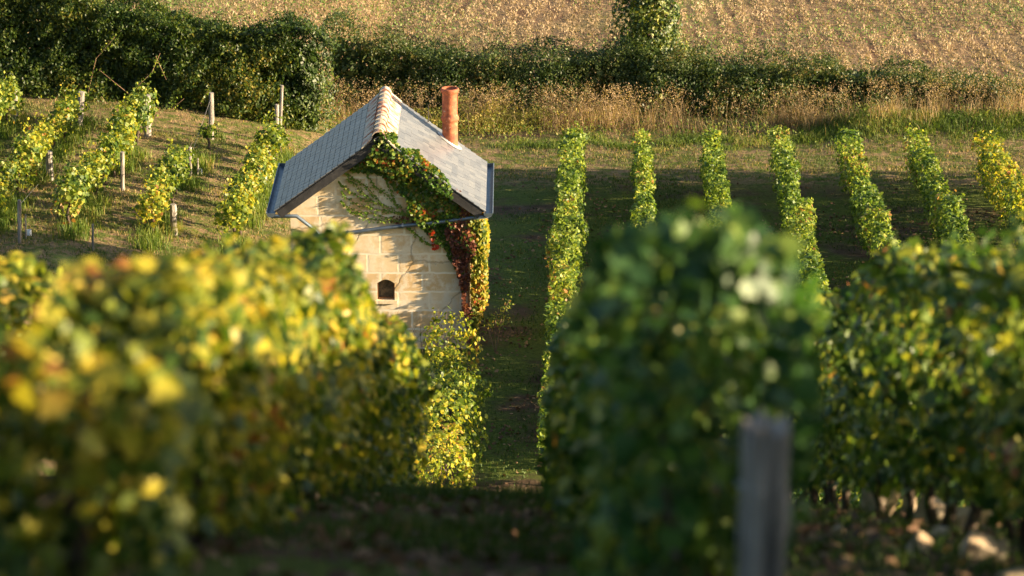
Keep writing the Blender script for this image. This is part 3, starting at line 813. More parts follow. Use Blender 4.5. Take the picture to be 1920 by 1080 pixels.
# fine strands fanning to the left over the gable
strands = [[(800, 412), (770, 408), (745, 385), (725, 365), (702, 350), (690, 330), (682, 312)],
           [(790, 408), (750, 400), (720, 385), (690, 378), (660, 362), (642, 350), (635, 340)],
           [(780, 410), (740, 398), (705, 392), (672, 385), (648, 370), (640, 358)],
           [(770, 414), (730, 410), (700, 400), (668, 396), (645, 384), (638, 376)],
           [(760, 416), (720, 415), (690, 410), (665, 400), (650, 392)],
           [(720, 385), (705, 372), (690, 352), (672, 340), (655, 330), (645, 322)],
           [(700, 378), (682, 362), (665, 345), (650, 335)],
           [(745, 390), (735, 365), (728, 345), (722, 330)],
           [(812, 460), (798, 455), (785, 443), (772, 432), (764, 427)]]
sb = []; stems = MB()
for si, s in enumerate(strands):
    P3 = [at(a, b, 65.27) for a, b in s]
    stems.tube(P3, [.009] * (len(P3) - 1) + [.003], 5)
    pts = []
    for i in range(len(P3) - 1):
        for k in range(22):
            f = k / 22; prog = (i + f) / (len(P3) - 1)
            w = .012 + .04 * math.sin(math.pi * min(1, prog * 1.05)) ** .7
            p = P3[i].lerp(P3[i + 1], f); pts.append((p.x + random.gauss(0, w * .5), 65.27 - random.uniform(0, .05), p.z + random.gauss(0, w * .5)))
    pts = np.array(pts); sb.append((pts, np.array([[0, -1, .3]]) + RG.normal(0, .4, size=(len(pts), 3)), .045 * RG.uniform(.6, 1.3, len(pts))))
foliage('strand_leaves', sb, M['fern_green'], creeper)
stems.build('stem', M['cane'], creeper)
st2 = MB()
for k in range(5):
    x0 = XR + random.uniform(-.02, .2); pts = []
    for i in range(9):
        f = i / 8; pts.append((x0 + .05 * math.sin(i * 1.3 + k) - .15 * f * (k % 3), 65.24, -22.7 + f * 3.1))
    st2.tube(pts, [.02, .018, .016, .015, .014, .012, .01, .008, .006], 6)
st2.build('stem', M['cane'], creeper)

# ------------------------------------------------------------------ posts
def post_mb(x, y, h, r, lean=(0, 0), z0=None, sharp=False, sq=False):
    zg = (gzf(x, y) if z0 is None else z0) - .15
    mb = MB(); pts = []; n = 7
    for i in range(n):
        f = i / (n - 1)
        pts.append((x + lean[0] * f + random.uniform(-.006, .006), y + lean[1] * f, zg + (h + .15) * f))
    rad = [r * random.uniform(.95, 1.08) for _ in range(n)]; rad[-1] = r * .93
    mb.tube(pts, rad, 9, jitter=.07)
    return mb
def post(px, py_top, py_base, wpx, Y, lean, label, wire=None, group='weathered vineyard posts'):
    b = at(px, py_base, Y)
    zg = gzf(b.x, Y); b.z = zg
    t = at(px + lean, py_top, Y)
    root = empty('vineyard_post', b); tag(root, label, 'post', group)
    r = wpx / FPX * (Y * math.cos(PITCH) - b.z * math.sin(PITCH)) / 2
    x0 = xat(px, Y, zg)
    post_mb(x0, Y, t.z - zg, r, (t.x - x0, 0), zg).build('timber', M['post'], root, False)
    if wire is not None:
        wb = MB(); e = at(*wire); wb.tube([(t.x, Y, t.z - .12), tuple(e)], .006, 5); wb.build('wire', M['wire'], root)
    return root
def yfor(px, py):                          # where the sight line through a pixel meets the ground
    lo, hi = 50.0, 110.0
    d = ray(px, py)
    for _ in range(50):
        m_ = (lo + hi) / 2; p = d * (m_ / d.y)
        if p.z > gzf(p.x, m_): lo = m_
        else: hi = m_
    return (lo + hi) / 2
PL = [(28, 168, 232, 9, 0, 'grey row-end post at the far left, half wrapped in vine leaves'),
      (147, 172, 243, 12, 6, 'leaning grey row-end post with a tuft of vine leaves on its top'),
      (277, 178, 256, 15, -2, 'thick split grey row-end post standing in front of the dark hedge'),
      (396, 174, 261, 10, 0, 'slim bare row-end post left of the hut, with a slanting wire'),
      (523, 160, 285, 6, 6, 'tall thin stake beside the hut roof, tallest of the row-end posts'),
      (519, 196, 270, 8, 0, 'short grey stump of a post doubled up with the tall thin stake'),
      (94, 284, 337, 13, -2, 'dark stout post with a pale cut top in the left vines'),
      (229, 285, 357, 8, 0, 'slim sunlit post between two yellow vines in the left plot'),
      (356, 276, 332, 7, 0, 'narrow grey post on the bare strip left of the hut'),
      (371, 297, 330, 3, 0, 'very thin pale stake beside the white sleeves left of the hut'),
      (327, 383, 440, 13, -3, 'stout pale post just above the blurred foreground vines'),
      (36, 375, 455, 7, 0, 'slim post near the left edge with a wire to a vine'),
      (48, 402, 447, 3, 0, 'thin white stake near the left edge beside a slim post'),
      (174, 420, 470, 4, 0, 'thin stake half hidden in a yellow vine on the left')]
for (px, a, b, w, ln, lab) in PL:
    Y = yfor(px, b)
    wire = None
    if px == 396: wire = (362, 280, yfor(362, 280))
    if px == 94: wire = (78, 318, yfor(78, 330))
    if px == 36: wire = (72, 345, yfor(72, 350))
    if px == 277: wire = (268, 215, yfor(268, 262))
    post(px, a, b, w, Y, ln, lab, wire)
# the near post, out of focus
Yp = 7.9
tp_ = at(1428, 797, Yp); zg = gzf(tp_.x, Yp)
root = empty('vineyard_post', (tp_.x, Yp, zg)); tag(root, 'large blurred grey wooden post at the bottom right foreground', 'post', 'weathered vineyard posts')
seg = 40; nl = 26; col = [0.0] * seg
for k in range(seg):
    col[k] = .05 * math.sin(k * 2.1) + .05 * math.sin(k * .9 + 2) + random.uniform(-.05, .05)
for k in (9, 10, 27, 33): col[k] -= .16
vs = []; hh = tp_.z - zg + .15
for i in range(nl):
    f = i / (nl - 1)
    for k in range(seg):
        a = 2 * math.pi * k / seg
        r_ = .062 * (1 + col[k] + .03 * math.sin(i * .9 + k * .3) + (.16 if 16 <= i <= 19 and k in (38, 39, 0, 1, 2, 3) else 0))
        top = (.02 * math.sin(k * .7) + .012 * math.sin(k * 1.9)) if i == nl - 1 else 0
        vs.append((tp_.x + .012 * f + r_ * math.cos(a), Yp + r_ * math.sin(a), zg - .15 + hh * f + top))
vs.append((tp_.x + .012, Yp, tp_.z - .012))
fs = [(i * seg + k, i * seg + (k + 1) % seg, (i + 1) * seg + (k + 1) % seg, (i + 1) * seg + k) for i in range(nl - 1) for k in range(seg)]
fs += [((nl - 1) * seg + k, (nl - 1) * seg + (k + 1) % seg, nl * seg) for k in range(seg)]
pm = MB(); pm.add(vs, fs); pm.build('timber', M['post'], root)
wr = MB(); wr.tube([(tp_.x - .064, Yp - .01, tp_.z - .16), (tp_.x, Yp - .068, tp_.z - .165), (tp_.x + .07, Yp - .01, tp_.z - .16), (tp_.x + .02, Yp + .9, tp_.z - .35)], .003, 5); wr.build('wire', M['wire'], root)

# white sleeves round young vines
for px, py, h, lab in ((512, 312, .28, 'small white plastic vine sleeve highest beside the hut gutter'), (507, 327, .20, 'small white plastic vine sleeve in the middle of three by the hut'), (497, 343, .22, 'small white plastic vine sleeve lowest of three by the hut'), (376, 328, .16, 'small white sleeve at the foot of a thin stake on the left'), (55, 441, .13, 'small white sleeve beside a thin stake near the left edge')):
    Y = yfor(px, py); x = xat(px, Y, gzf(0, Y) if px > 500 else at(px, py, Y).z); z = gzf(x, Y)
    mb = MB(); n = 10; r = .055
    vs = [(x + rr * math.cos(6.283 * k / n), Y + rr * math.sin(6.283 * k / n), z + hh) for rr, hh in ((r, -.02), (r, h), (r - .006, h), (r - .006, h * .4)) for k in range(n)]
    mb.add(vs, [(i * n + k, i * n + (k + 1) % n, (i + 1) * n + (k + 1) % n, (i + 1) * n + k) for i in range(3) for k in range(n)])
    o = mb.build('vine_sleeve', M['guard'], None, True); tag(o, lab, 'vine guard', 'white sleeves round young vines')

# ------------------------------------------------------------------ separate vines of the sparse left plot
def vine_variant(h, w, n, seed):
    rng = np.random.default_rng(seed)
    P = rng.normal(size=(n, 3)); P /= np.linalg.norm(P, axis=1, keepdims=True)
    rad = 1 + .38 * fbm(P * 1.0, 2.4, seed % 5)
    P = P * (rad * rng.uniform(0, 1, n) ** .3)[:, None]
    nn = P + rng.normal(0, .6, size=(n, 3)) + [0, 0, .25]
    pos = P * [w / 2, w / 2 * 1.15, (h - .35) / 2] + [0, 0, .35 + (h - .35) / 2]
    # whips
    ns = 7; k = 9
    b = rng.uniform(-.3, .3, size=(ns, 3)) * [w, w, 0] + [0, 0, h * .8]
    dv = rng.normal(0, .45, size=(ns, 3)); dv[:, 2] = rng.uniform(.5, 1.1, ns)
    L = rng.uniform(.15, .5, ns)
    f = np.linspace(0, 1, k)
    W = (b[:, None] + dv[:, None] * (L[:, None] * f)[..., None]).reshape(-1, 3) + rng.normal(0, .03, size=(ns * k, 3))
    pos = np.concatenate([pos, W]); nn = np.concatenate([nn, rng.normal(size=(ns * k, 3)) + [0, 0, .3]])
    S = np.concatenate([.115 * rng.uniform(.6, 1.25, n), .08 * rng.uniform(.6, 1.2, ns * k)])
    V, F = leaves_np(pos, nn, S, 'penta', .5, rng)
    me = mesh_np('foliage', V, F)
    mb = trunk_mb(0, 0, .62, .035, seed, z=0.0)
    t = bpy.data.meshes.new('trunk'); t.from_pydata(mb.v, [], mb.f); t.update(); t.materials.append(M['bark'])
    return me, t
VV = []
for i, (h, w, n) in enumerate([(1.28, .74, 300), (1.12, .76, 250), (1.42, .76, 340), (.95, .66, 170), (.7, .5, 95), (1.2, .84, 310)]):
    me, t = vine_variant(h, w, n, 60 + i); me.materials.append(M['vine_yellow'] if i % 2 else M['vine_mid']); VV.append((me, t, h))
rows_l = [('the tall thin stake', -6.26, [(82.6, 4), (81.6, 1), (80.7, 5), (79.6, 4), (78.6, 0), (77.6, 1), (76.5, 2), (75.5, 5), (74.4, 0), (73.3, 1), (72.2, 5)]),
          ('the slim bare post', -8.10, [(81.9, 4), (78.6, 4), (77.2, 3), (76.1, 0), (75.0, 5), (74.0, 1), (73.0, 0), (71.8, 5)]),
          ('the thick split post', -9.85, [(82.9, 2), (82.0, 5), (81.1, 2), (80.1, 5), (79.2, 0), (78.3, 1), (77.1, 5), (76.2, 2), (75.3, 1), (74.2, 0), (73.2, 5), (72.1, 2), (71.0, 0)]),
          ('the leaning post', -11.62, [(83.1, 3), (81.6, 1), (80.5, 0), (79.4, 3), (78.2, 1), (77.1, 3), (75.8, 5), (74.8, 2), (73.7, 5), (72.6, 2), (71.5, 5), (70.5, 0)]),
          ('the leaf-wrapped far left post', -13.4, [(83.0, 0), (82.0, 5), (81.0, 2), (79.8, 0), (78.6, 1), (77.2, 3), (76.0, 4), (74.2, 1), (73.2, 2), (72.0, 5)]),
          ('the left picture edge', -15.2, [(82.8, 2), (81.8, 0), (80.8, 5)])]
ordn = ['first', 'second', 'third', 'fourth', 'fifth', 'sixth', 'seventh', 'eighth', 'ninth', 'tenth', 'eleventh', 'twelfth', 'thirteenth']
for rn, xe, lst in rows_l:
    for i, (y, v) in enumerate(lst):
        x = xe - HD * (83 - y) + random.uniform(-.08, .08)
        me, t, h = VV[v]
        root = empty('grapevine', (x, y, gzf(x, y) - .02)); s = random.uniform(.9, 1.1)
        root.scale = (s, s, s * random.uniform(.92, 1.08)); root.rotation_euler = (0, 0, random.choice([0, math.pi]) + random.uniform(-.3, .3))
        size = 'small sparse' if v in (3, 4) else ('tall' if v == 2 else 'bushy')
        tag(root, f'{size} vine, {ordn[i]} from the back in the row of {rn}', 'grapevine', 'separate vines in the sparse plot left of the hut')
        a = bpy.data.objects.new('foliage', me); C.objects.link(a); a.parent = root
        b = bpy.data.objects.new('trunk', t); C.objects.link(b); b.parent = root

# ------------------------------------------------------------------ hedges, ivy tree
def hedge(x0, x1, yc, depth, topf, n, lsize, seed, m, name, label, cat, canes, kind='oval', sprays=200, endround=True, sprayL=(.2, .8), ragk=1.0):
    rng = np.random.default_rng(seed)
    root = empty(name, ((x0 + x1) / 2, yc, gzf((x0 + x1) / 2, yc))); tag(root, label, cat)
    x = rng.uniform(x0, x1, n); q = rng.uniform(0, 1, n)
    rag = lambda a: 1 + ragk * .13 * wav(np.stack([a, a * 0 + seed, a * 0], -1), 1.7, 1) + ragk * .09 * wav(np.stack([a, a * 0 + seed, a * 0], -1), 4.5, 2)
    H = topf(x) * rag(x); v = rng.uniform(0, 1, n)
    yy = np.where(q < .5, -1.0, np.where(q < .62, 1.0, 0))
    bump = (.24 + .18 * (ragk > .5)) * fbm(np.stack([x, v * H, yy * 5], -1), 1.5, 2) + .12 * wav(np.stack([x, v * H, yy], -1), 5, 1)
    dy = yy * (depth / 2 * (1 - .35 * v ** 2) + bump - np.abs(rng.normal(0, .12, n)))
    top = yy == 0
    dy = np.where(top, rng.uniform(-.5, .5, n) * depth * .9, dy)
    hh = np.where(top, H + .28 * fbm(np.stack([x, dy, x * 0], -1), 1.8, 3) - np.abs(rng.normal(0, .12, n)), v * H)
    if endround:
        e = np.clip((x1 - x) / 1.1, 0, 1); dy *= np.sqrt(1 - (1 - e) ** 2 * .9); x = x + (x > x1 - 1.2) * (.32 * fbm(np.stack([x * 0, v * H, dy], -1), 1.7, 1) - .25 * v ** 2 + rng.normal(0, .1, n))
    Y = yc + dy; Z = gz(x, Y) + hh
    nn = np.stack([np.zeros(n), np.where(top, 0, yy), np.where(top, 1.0, .2)], -1)
    nn[:, 0] += (x > x1 - .9) * 1.3
    nn += rng.normal(0, .6, size=(n, 3))
    bt = [(np.stack([x, Y, Z], -1), nn, lsize * rng.uniform(.6, 1.3, n))]
    ns = sprays; k = 12
    bx = rng.uniform(x0, x1, ns); by = yc + rng.uniform(-.5, .5, ns) * depth; bz = gz(bx, by) + topf(bx) * rag(bx) * rng.uniform(.75, 1.0, ns)
    dv = rng.normal(0, .5, size=(ns, 3)); dv[:, 2] = rng.uniform(.4, 1.2, ns); L = rng.uniform(sprayL[0], sprayL[1], ns)
    f = np.linspace(0, 1, k); off = dv[:, None] * (L[:, None] * f)[..., None]; off[..., 2] -= .35 * (L[:, None] * f) ** 2
    W = (np.stack([bx, by, bz], -1)[:, None] + off).reshape(-1, 3) + rng.normal(0, .035, size=(ns * k, 3))
    bt.append((W, rng.normal(size=(ns * k, 3)), lsize * .7 * rng.uniform(.6, 1.3, ns * k)))
    # dense core so that the hedge is not see-through
    nc = n // 3; cxr = rng.uniform(x0 + .3, x1 - .5, nc); cy = yc + rng.uniform(-.32, .32, nc) * depth; cz = gz(cxr, cy) + rng.uniform(0, .88, nc) * topf(cxr)
    core = (np.stack([cxr, cy, cz], -1), rng.normal(size=(nc, 3)) + [0, -.6, .3], .17 * rng.uniform(.8, 1.3, nc))
    foliage('foliage', bt, m, root, kind)
    foliage('inner_foliage', [core], m, root, 'penta')
    for c in canes:
        mb = MB(); P3 = [at(*p) for p in c]; mb.tube(P3, [.009] * (len(P3) - 1) + [.004], 5); mb.build('cane', M['cane'], root)
        cp = np.array([tuple(P3[i].lerp(P3[i + 1], random.random()) + Vector((random.gauss(0, .05), random.gauss(0, .05), random.gauss(0, .05)))) for i in range(len(P3) - 1) for _ in range(16)])
        foliage('cane_leaves', [(cp, RG.normal(size=(len(cp), 3)) + [0, -.4, .3], .07 * RG.uniform(.6, 1.2, len(cp)))], M['vine_trim'], root)
    return root
lh = lambda x: np.interp(x, [-17, -12.6, -11.8, -10, -8, -5.6, -5.0], [3.35, 3.3, 2.8, 2.6, 2.5, 2.65, 2.4])
YH = 86.0
canes = [[(215, 70, YH), (180, 110, YH), (165, 175, YH)],
         [(300, 100, YH), (285, 135, YH), (255, 165, YH), (238, 185, YH)], [(240, 175, YH), (185, 130, YH)], [(390, 170, YH), (375, 195, YH)], [(345, 185, YH), (318, 208, YH)], [(292, 105, YH), (312, 150, YH)], [(190, 180, YH), (205, 205, YH)]]
hedge(-17.5, -5.0, 87.5, 2.2, lh, 52000, .095, 70, M['hedge_leaf'], 'hedge', 'tall dark leafy hedge along the upper left, its right end lit gold', 'hedge', canes, 'oval', 600, sprayL=(.25, .8), ragk=.3)
bh = lambda x: np.interp(x, [-5.6, -4.6, -1.5, .5, 3, 5, 8, 11, 13, 15.5, 17], [1.9, 2.3, 1.9, 1.5, 1.9, 1.7, 1.35, 1.2, 1.05, .55, .4])
hedge(-5.6, 17.5, 92.2, 2.3, bh, 52000, .08, 71, M['bramble_leaf'], 'bramble_hedge', 'low dark bramble hedge along the edge of the stubble field', 'bramble hedge', [], 'oval', 1500, sprayL=(.3, 1.5))

tree = empty('ivy_tree', (4.05, 92.6, gzf(4.05, 92.6))); tag(tree, 'narrow ivy-covered tree rising from the bramble hedge at the top', 'tree')
n = 9500; a = RG.uniform(0, 2 * np.pi, n); hz_ = RG.uniform(0, 1, n) ** .8 * 6.0
rr = np.interp(hz_, [0, .8, 1.6, 2.4, 4.5, 5.6, 6.0], [1.35, 1.3, 1.12, .96, .86, .6, .15])
dirn = np.stack([np.cos(a), np.sin(a)], -1)
bump = .26 * fbm(np.stack([dirn[:, 0] * 1.3, dirn[:, 1] * 1.3, hz_ * .9], -1), 1.9, 1) + .10 * wav(np.stack([dirn[:, 0], dirn[:, 1], hz_], -1), 6, 3)
rr = rr * (1 + bump) - np.abs(RG.normal(0, .13, n))
P = np.stack([4.05 + dirn[:, 0] * rr, 92.6 + dirn[:, 1] * rr, tree.location.z + hz_], -1)
nn = np.stack([dirn[:, 0], dirn[:, 1], .25 + 0 * a], -1) + RG.normal(0, .5, size=(n, 3))
nc = 2500; ac = RG.uniform(0, 6.28, nc); rc = RG.uniform(0, .6, nc); hc = RG.uniform(.1, 5.4, nc)
Pc = np.stack([4.05 + np.cos(ac) * rc, 92.6 + np.sin(ac) * rc, tree.location.z + hc], -1)
foliage('crown', [(P, nn, .10 * RG.uniform(.6, 1.3, n)), (Pc, RG.normal(size=(nc, 3)), .14 * np.ones(nc))], M['ivy_leaf'], tree, 'penta')
tb = MB(); tz = tree.location.z
tb.tube([(4.05, 92.6, tz - .2), (4.0, 92.6, tz + 1.5), (4.1, 92.65, tz + 3.2), (4.0, 92.6, tz + 5.2)], [.2, .16, .12, .05], 10, jitter=.1)
for k in range(9):
    z_ = tz + 1.2 + k * .42; q = k * 2.4
    tb.tube([(4.05, 92.6, z_), (4.05 + .35 * math.cos(q), 92.6 + .35 * math.sin(q), z_ + .22), (4.05 + .7 * math.cos(q), 92.6 + .7 * math.sin(q), z_ + .5)], [.05, .03, .012], 6)
tb.build('trunk', M['bark'], tree, True)

# ------------------------------------------------------------------ grasses (nobody could count them)
def band(n, x0, x1, yf, w):
    x = RG.uniform(x0, x1, n); y = yf(x) + RG.normal(0, w, n); return np.stack([x, y, gz(x, y) - .02], -1)
# short dry turf: headland and left plot
p = scatter(60000, -17, 17, 82.3, 92, lambda x, y: .25 + .75 * (wav(np.stack([x, y, x * 0], -1), 1.1, 2) > -.2) * ((x + .2) ** 2 / 6 + (y - 88.6) ** 2 / 1.6 > 1))
tag(blades('short_grass', p, RG.uniform(.04, .13, len(p)), .020, M['grass_lawn'], .8), 'short dry mown grass on the strip beyond the row ends', 'grass', kind='stuff')
p = scatter(52000, -17, -4.9, 64, 83.2, lambda x, y: .3 + .7 * (wav(np.stack([x, y * .7, x * 0], -1), 1.2, 4) > -.3))
tag(blades('short_grass', p, RG.uniform(.04, .12, len(p)), .020, M['grass_lawn'], .8), 'dry tan grass between the sparse vines left of the hut', 'grass', kind='stuff')
# weeds under the left vines
ww = []
for rn, xe, lst in rows_l:
    y = RG.uniform(70, 83.6, 3600); k = wav(np.stack([y, y * 0 + xe, y * 0], -1), 1.5, 0) > -.35; y = y[k]
    x = xe - HD * (83 - y) + RG.normal(.12, .20, len(y)); ww.append(np.stack([x, y, gz(x, y) - .02], -1))
ww = np.concatenate(ww)
tag(blades('weeds', ww, RG.uniform(.12, .42, len(ww)), .018, M['grass_green'], .5), 'feathery green weeds along the feet of the left vines', 'weeds', kind='stuff')
# shaded paths
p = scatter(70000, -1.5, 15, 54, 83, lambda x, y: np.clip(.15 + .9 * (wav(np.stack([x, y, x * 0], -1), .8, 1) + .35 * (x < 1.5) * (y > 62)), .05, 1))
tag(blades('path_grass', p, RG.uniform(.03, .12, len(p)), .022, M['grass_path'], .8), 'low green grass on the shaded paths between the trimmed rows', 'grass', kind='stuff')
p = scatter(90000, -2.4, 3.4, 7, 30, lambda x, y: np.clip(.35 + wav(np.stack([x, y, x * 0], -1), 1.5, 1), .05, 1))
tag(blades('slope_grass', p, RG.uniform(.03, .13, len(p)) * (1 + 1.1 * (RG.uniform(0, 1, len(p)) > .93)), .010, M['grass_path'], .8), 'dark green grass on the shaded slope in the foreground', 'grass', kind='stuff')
# tall green grass beside the hut and by the hedges
def clumps(centres, nper, spread, h, w, m, name, label, lean=.4):
    P = []; H = []
    for (cx_, cy_, s) in centres:
        x = RG.normal(cx_, spread * s, nper); y = RG.normal(cy_, spread * .7, nper); P.append(np.stack([x, y, gz(x, y) - .03], -1)); H.append(RG.uniform(.5, 1.1, nper) * h * s)
    P = np.concatenate(P); H = np.concatenate(H)
    return tag(blades(name, P, H, w, m, lean), label, 'grass', kind='stuff')
cs = [(x, 89.6 + random.uniform(-.3, .5), random.uniform(.8, 1.2)) for x in np.arange(-2.6, 1.0, .28)]
clumps(cs, 330, .30, .58, .014, M['weed_tall'], 'tall_weeds', 'tall yellow-green weeds growing behind the chimney', 1.0)
nb = 5200; x = RG.normal(-1.0, 1.25, nb); y = RG.normal(89.5, .45, nb); hz2 = RG.uniform(0, 1, nb) * (.30 + .28 * (1 + wav(np.stack([x, y, x * 0], -1), 2.2, 1)))
V, F = leaves_np(np.stack([x, y, gz(x, y) + hz2], -1), RG.normal(size=(nb, 3)) + [0, -.3, .5], .075 * RG.uniform(.5, 1.2, nb), 'oval')
tag(link('weed_leaves', mesh_np('weed_leaves', V, F), M['weed_tall']), 'bushy weed foliage behind the chimney and hut roof', 'weeds', kind='stuff')
nb = 9000; x = RG.uniform(-6, 17, nb); y = RG.normal(88.6, .9, nb); k = wav(np.stack([x, y, x * 0], -1), 1.5, 3) > RG.uniform(-.6, .8, nb); x, y = x[k], y[k]; nb = len(x); hz2 = RG.uniform(0, .42, nb)
V, F = leaves_np(np.stack([x, y, gz(x, y) + hz2], -1), RG.normal(size=(nb, 3)) + [0, -.3, .5], .075 * RG.uniform(.5, 1.2, nb), 'oval')
tag(link('low_herbs', mesh_np('low_herbs', V, F), M['grass_green']), 'low leafy herbs in front of the dry grass', 'weeds', kind='stuff')
cs = [(x, 87.2 + random.gauss(0, .4) + random.uniform(-.5, .8) + (.5 if x > 8 else 0), random.uniform(.5, 1.1)) for x in np.arange(-.2, 16, .26)]
clumps(cs, 170, .28, .30, .014, M['grass_green'], 'long_grass', 'fresh green grass tufts at the far ends of the rows', .9)
p = band(13000, -6.0, 16.5, lambda x: 90.2 - .35 * sstep(3, 6, x) - .5 * sstep(8, 11, x) - .3, .62)
k = wav(p * [1, .6, 0], 2.6, 1) + .5 * wav(p * [1, .6, 0], 7, 2) > RG.uniform(-1.0, .9, len(p)); p = p[k]
tag(blades('dry_grass', p, RG.uniform(.2, 1.0, len(p)) * (1 + .35 * wav(p * [1, 1, 0], 3.5, 0)), .012, M['grass_dry'], .9), 'tall dry brown grass in front of the bramble hedge', 'grass', kind='stuff')
# seed heads: small flecks at the tips of dry stalks
q = p[RG.choice(len(p), 2600, replace=False)]
Ht = RG.uniform(.6, 1.15, len(q)); st = []
base = q + np.stack([RG.normal(0, .1, len(q)), RG.normal(0, .1, len(q)), Ht], -1)
PP = (base[:, None] + RG.normal(0, 1, size=(len(q), 6, 3)) * [.035, .035, .09]).reshape(-1, 3)
V, F = leaves_np(PP, RG.normal(size=(len(PP), 3)), .045 * RG.uniform(.5, 1.2, len(PP)), 'oval')
tag(link('seed_heads', mesh_np('seed_heads', V, F), M['grass_dry']), 'feathery brown seed heads above the dry grass', 'seed heads', kind='stuff')
# dark bank at the right
p = band(12000, 8.2, 17.5, lambda x: 88.5 + 0 * x, .8)
tag(blades('bank_grass', p, RG.uniform(.10, .36, len(p)), .013, M['grass_green'], .7), 'long tangled grass on the low bank at the right', 'grass', kind='stuff')
# stubble and green seedlings on the field
n = 150000
y = YF + .1 + RG.uniform(0, 1, n) ** 1.15 * 36; x = RG.uniform(-1, 1, n) * 22
u = x - HD * (y - 83)
def field_rows(x, y):
    u = x - HD * (y - 83); ph = u / .72 + .30 * wav(np.stack([u, y * .25, x * 0], -1), .9, 4)
    gap = np.abs((ph % 1.0) - .5) * 2
    side = sstep(-5, 5, x)
    return np.clip(sstep(.22, .62, gap) * (.65 + .35 * side) + .35 * (1 - side) + .5 * wav(np.stack([x, y * .5, x * 0], -1), 5.0, 3), .05, 1)
k = RG.uniform(0, 1, n) < field_rows(x, y); x, y = x[k], y[k]
P = np.stack([x, y, gfield(x, y) - .01], -1)
tag(blades('stubble', P, RG.uniform(.05, .17, len(P)), .030, M['stubble'], 1.0), 'sunlit cut straw stubble covering the field', 'stubble', kind='stuff')
n = 105000
y = YF + RG.uniform(0, 1, n) * 34; x = RG.uniform(-22, 22, n)
k = wav(np.stack([x, y * .6, x * 0], -1), .5, 3) + .35 * (x < -2) - .12 * (x > 4) > RG.uniform(-.9, 1.3, n); x, y = x[k], y[k]
P = np.stack([x, y, gfield(x, y) + RG.uniform(.02, .10, len(x))], -1)
V, F = leaves_np(P, RG.normal(0, .5, size=(len(P), 3)) + [0, 0, 1], .09 * RG.uniform(.5, 1.3, len(P)), 'oval')
tag(link('seedlings', mesh_np('seedlings', V, F), M['seedling']), 'green volunteer seedlings scattered through the stubble', 'seedlings', kind='stuff')
# straw lying about
n = 110000; y = YF + RG.uniform(0, 1, n) ** 1.1 * 34; x = RG.uniform(-22, 22, n)
k = RG.uniform(0, 1, n) < field_rows(x, y); x, y = x[k], y[k]; n = len(x)
P = np.stack([x, y, gfield(x, y) + .03], -1)
V, F = leaves_np(P, RG.normal(0, .5, size=(n, 3)) + [.5, 0, 1], .06 * RG.uniform(.5, 1.6, n), 'oval', 0)
tag(link('loose_straw', mesh_np('loose_straw', V, F), M['stubble']), 'loose pale straw and chaff lying on the field', 'straw', kind='stuff')

# fallen leaves
P = np.concatenate([scatter(16000, -1.2, 15, 54, 82, lambda x, y: np.clip(.5 + wav(np.stack([x, y, x * 0], -1), 1.1, 4) - .3 * (x < 1.5) * (y > 66), .03, 1)), scatter(3600, -2.2, 3.6, 6, 26)]) + [0, 0, .03]
V, F = leaves_np(P, RG.normal(0, .45, size=(len(P), 3)) + [0, 0, 1], .085 * RG.uniform(.5, 1.3, len(P)), 'penta', 0)
tag(link('fallen_leaves', mesh_np('fallen_leaves', V, F), M['litter']), 'brown fallen vine leaves lying on the paths', 'leaves', kind='stuff')

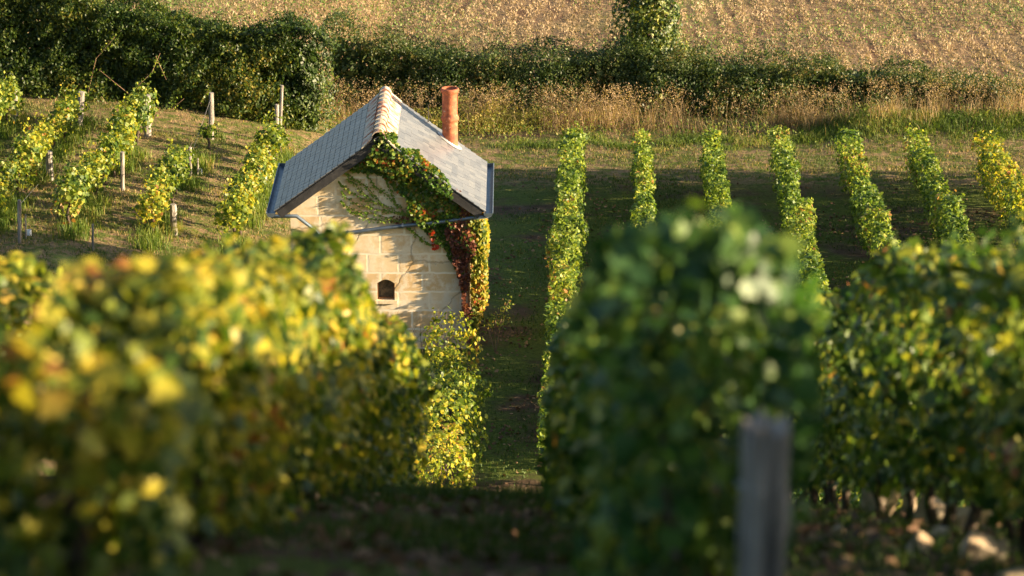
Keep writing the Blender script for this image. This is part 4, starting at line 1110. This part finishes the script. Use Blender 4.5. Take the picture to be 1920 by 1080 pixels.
# pale stones below the right foreground row
SG = 'pale stones under the right foreground row'
sl = [(1598, 942, 40, 'small pale stone farthest left beneath the right foreground vines'), (1645, 950, 74, 'broad tan stone at the left of the stone pile'), (1708, 962, 56, 'tan stone with an upright corner, behind a vine trunk'),
      (1752, 968, 58, 'squarish pale stone in the middle of the stone pile'), (1762, 1004, 34, 'small whitish stone lying in front of the squarish one'), (1812, 985, 74, 'largest angular tan stone, right of the pile centre'),
      (1828, 1040, 60, 'rounded brown stone low in front of the largest one'), (1876, 1040, 46, 'tan stone between two trunks at the right edge'), (1725, 1030, 44, 'low brown stone half sunk in the shaded soil'), (1900, 1085, 50, 'tan stone at the bottom right corner'), (1570, 1000, 26, 'tiny tan stone alone on the soil beside the near post vines')]
for (px, py, w, lab) in sl:
    lo, hi = 8.0, 40.0; d = ray(px, py + w * .3)
    for _ in range(40):
        m_ = (lo + hi) / 2; p_ = d * (m_ / d.y)
        if p_.z > gzf(p_.x, m_): lo = m_
        else: hi = m_
    Y = lo; p_ = d * (Y / d.y); s = 1.3 * w / FPX * p_.length
    rr_ = np.random.default_rng(int(px)); import bmesh
    bm = bmesh.new(); pts = rr_.normal(size=(11, 3)); pts /= np.linalg.norm(pts, axis=1, keepdims=True)
    pts *= rr_.uniform(.8, 1.15, (11, 1))
    for q in pts: bm.verts.new((q[0] * s * .56, q[1] * s * .4, q[2] * s * .60))
    bmesh.ops.convex_hull(bm, input=bm.verts); bmesh.ops.delete(bm, geom=[v for v in bm.verts if not v.link_faces], context='VERTS')
    bmesh.ops.bevel(bm, geom=list(bm.edges), offset=s * .012, segments=2, affect='EDGES')
    me = bpy.data.meshes.new('stone'); bm.to_mesh(me); bm.free()
    o = link('stone', me, M['stone']); o.location = (p_.x, Y, gzf(p_.x, Y) + s * .30); tag(o, lab, 'stone', SG)

# a leafy sprig beside the creeper
sg = empty('sapling', (-.35, 65.0, gzf(-.35, 65.0))); tag(sg, 'thin leafy sprig leaning out over the path beside the creeper', 'sapling')
mb = MB(); b0 = Vector((-.35, 65.0, gzf(-.35, 65.0) - .05)); bt = []
for tx, ty in ((955, 562), (935, 580), (950, 590), (915, 600)):
    e = at(tx, ty, 64.9); mid_ = b0.lerp(e, .6) + Vector((-.05, 0, .1)); mb.tube([b0, mid_, e], [.012, .009, .004], 5)
    pts = np.array([tuple(mid_.lerp(e, random.uniform(-.1, 1.05)) + Vector((random.gauss(0, .06), random.gauss(0, .06), random.gauss(0, .05)))) for _ in range(38)])
    bt.append((pts, RG.normal(size=(38, 3)) + [.4, 0, .3], .065 * RG.uniform(.6, 1.2, 38)))
mb.build('stem', M['cane'], sg); foliage('leaves', bt, M['vine_mid'], sg, 'oval')
# dry twigs against the foot of the wall
tw = MB()
for k in range(16):
    x = random.uniform(-2.6, -1.2); z = gzf(x, 65.0)
    tw.tube([(x, 65.0, z - .05), (x + random.uniform(-.12, .12), 65.0, z + .4), (x + random.uniform(-.35, .3), 65.02, z + random.uniform(.6, 1.05))], [.007, .005, .002], 4)
tag(tw.build('twigs', M['cane']), 'thin dry stalks standing against the foot of the hut wall', 'stalks', kind='stuff')
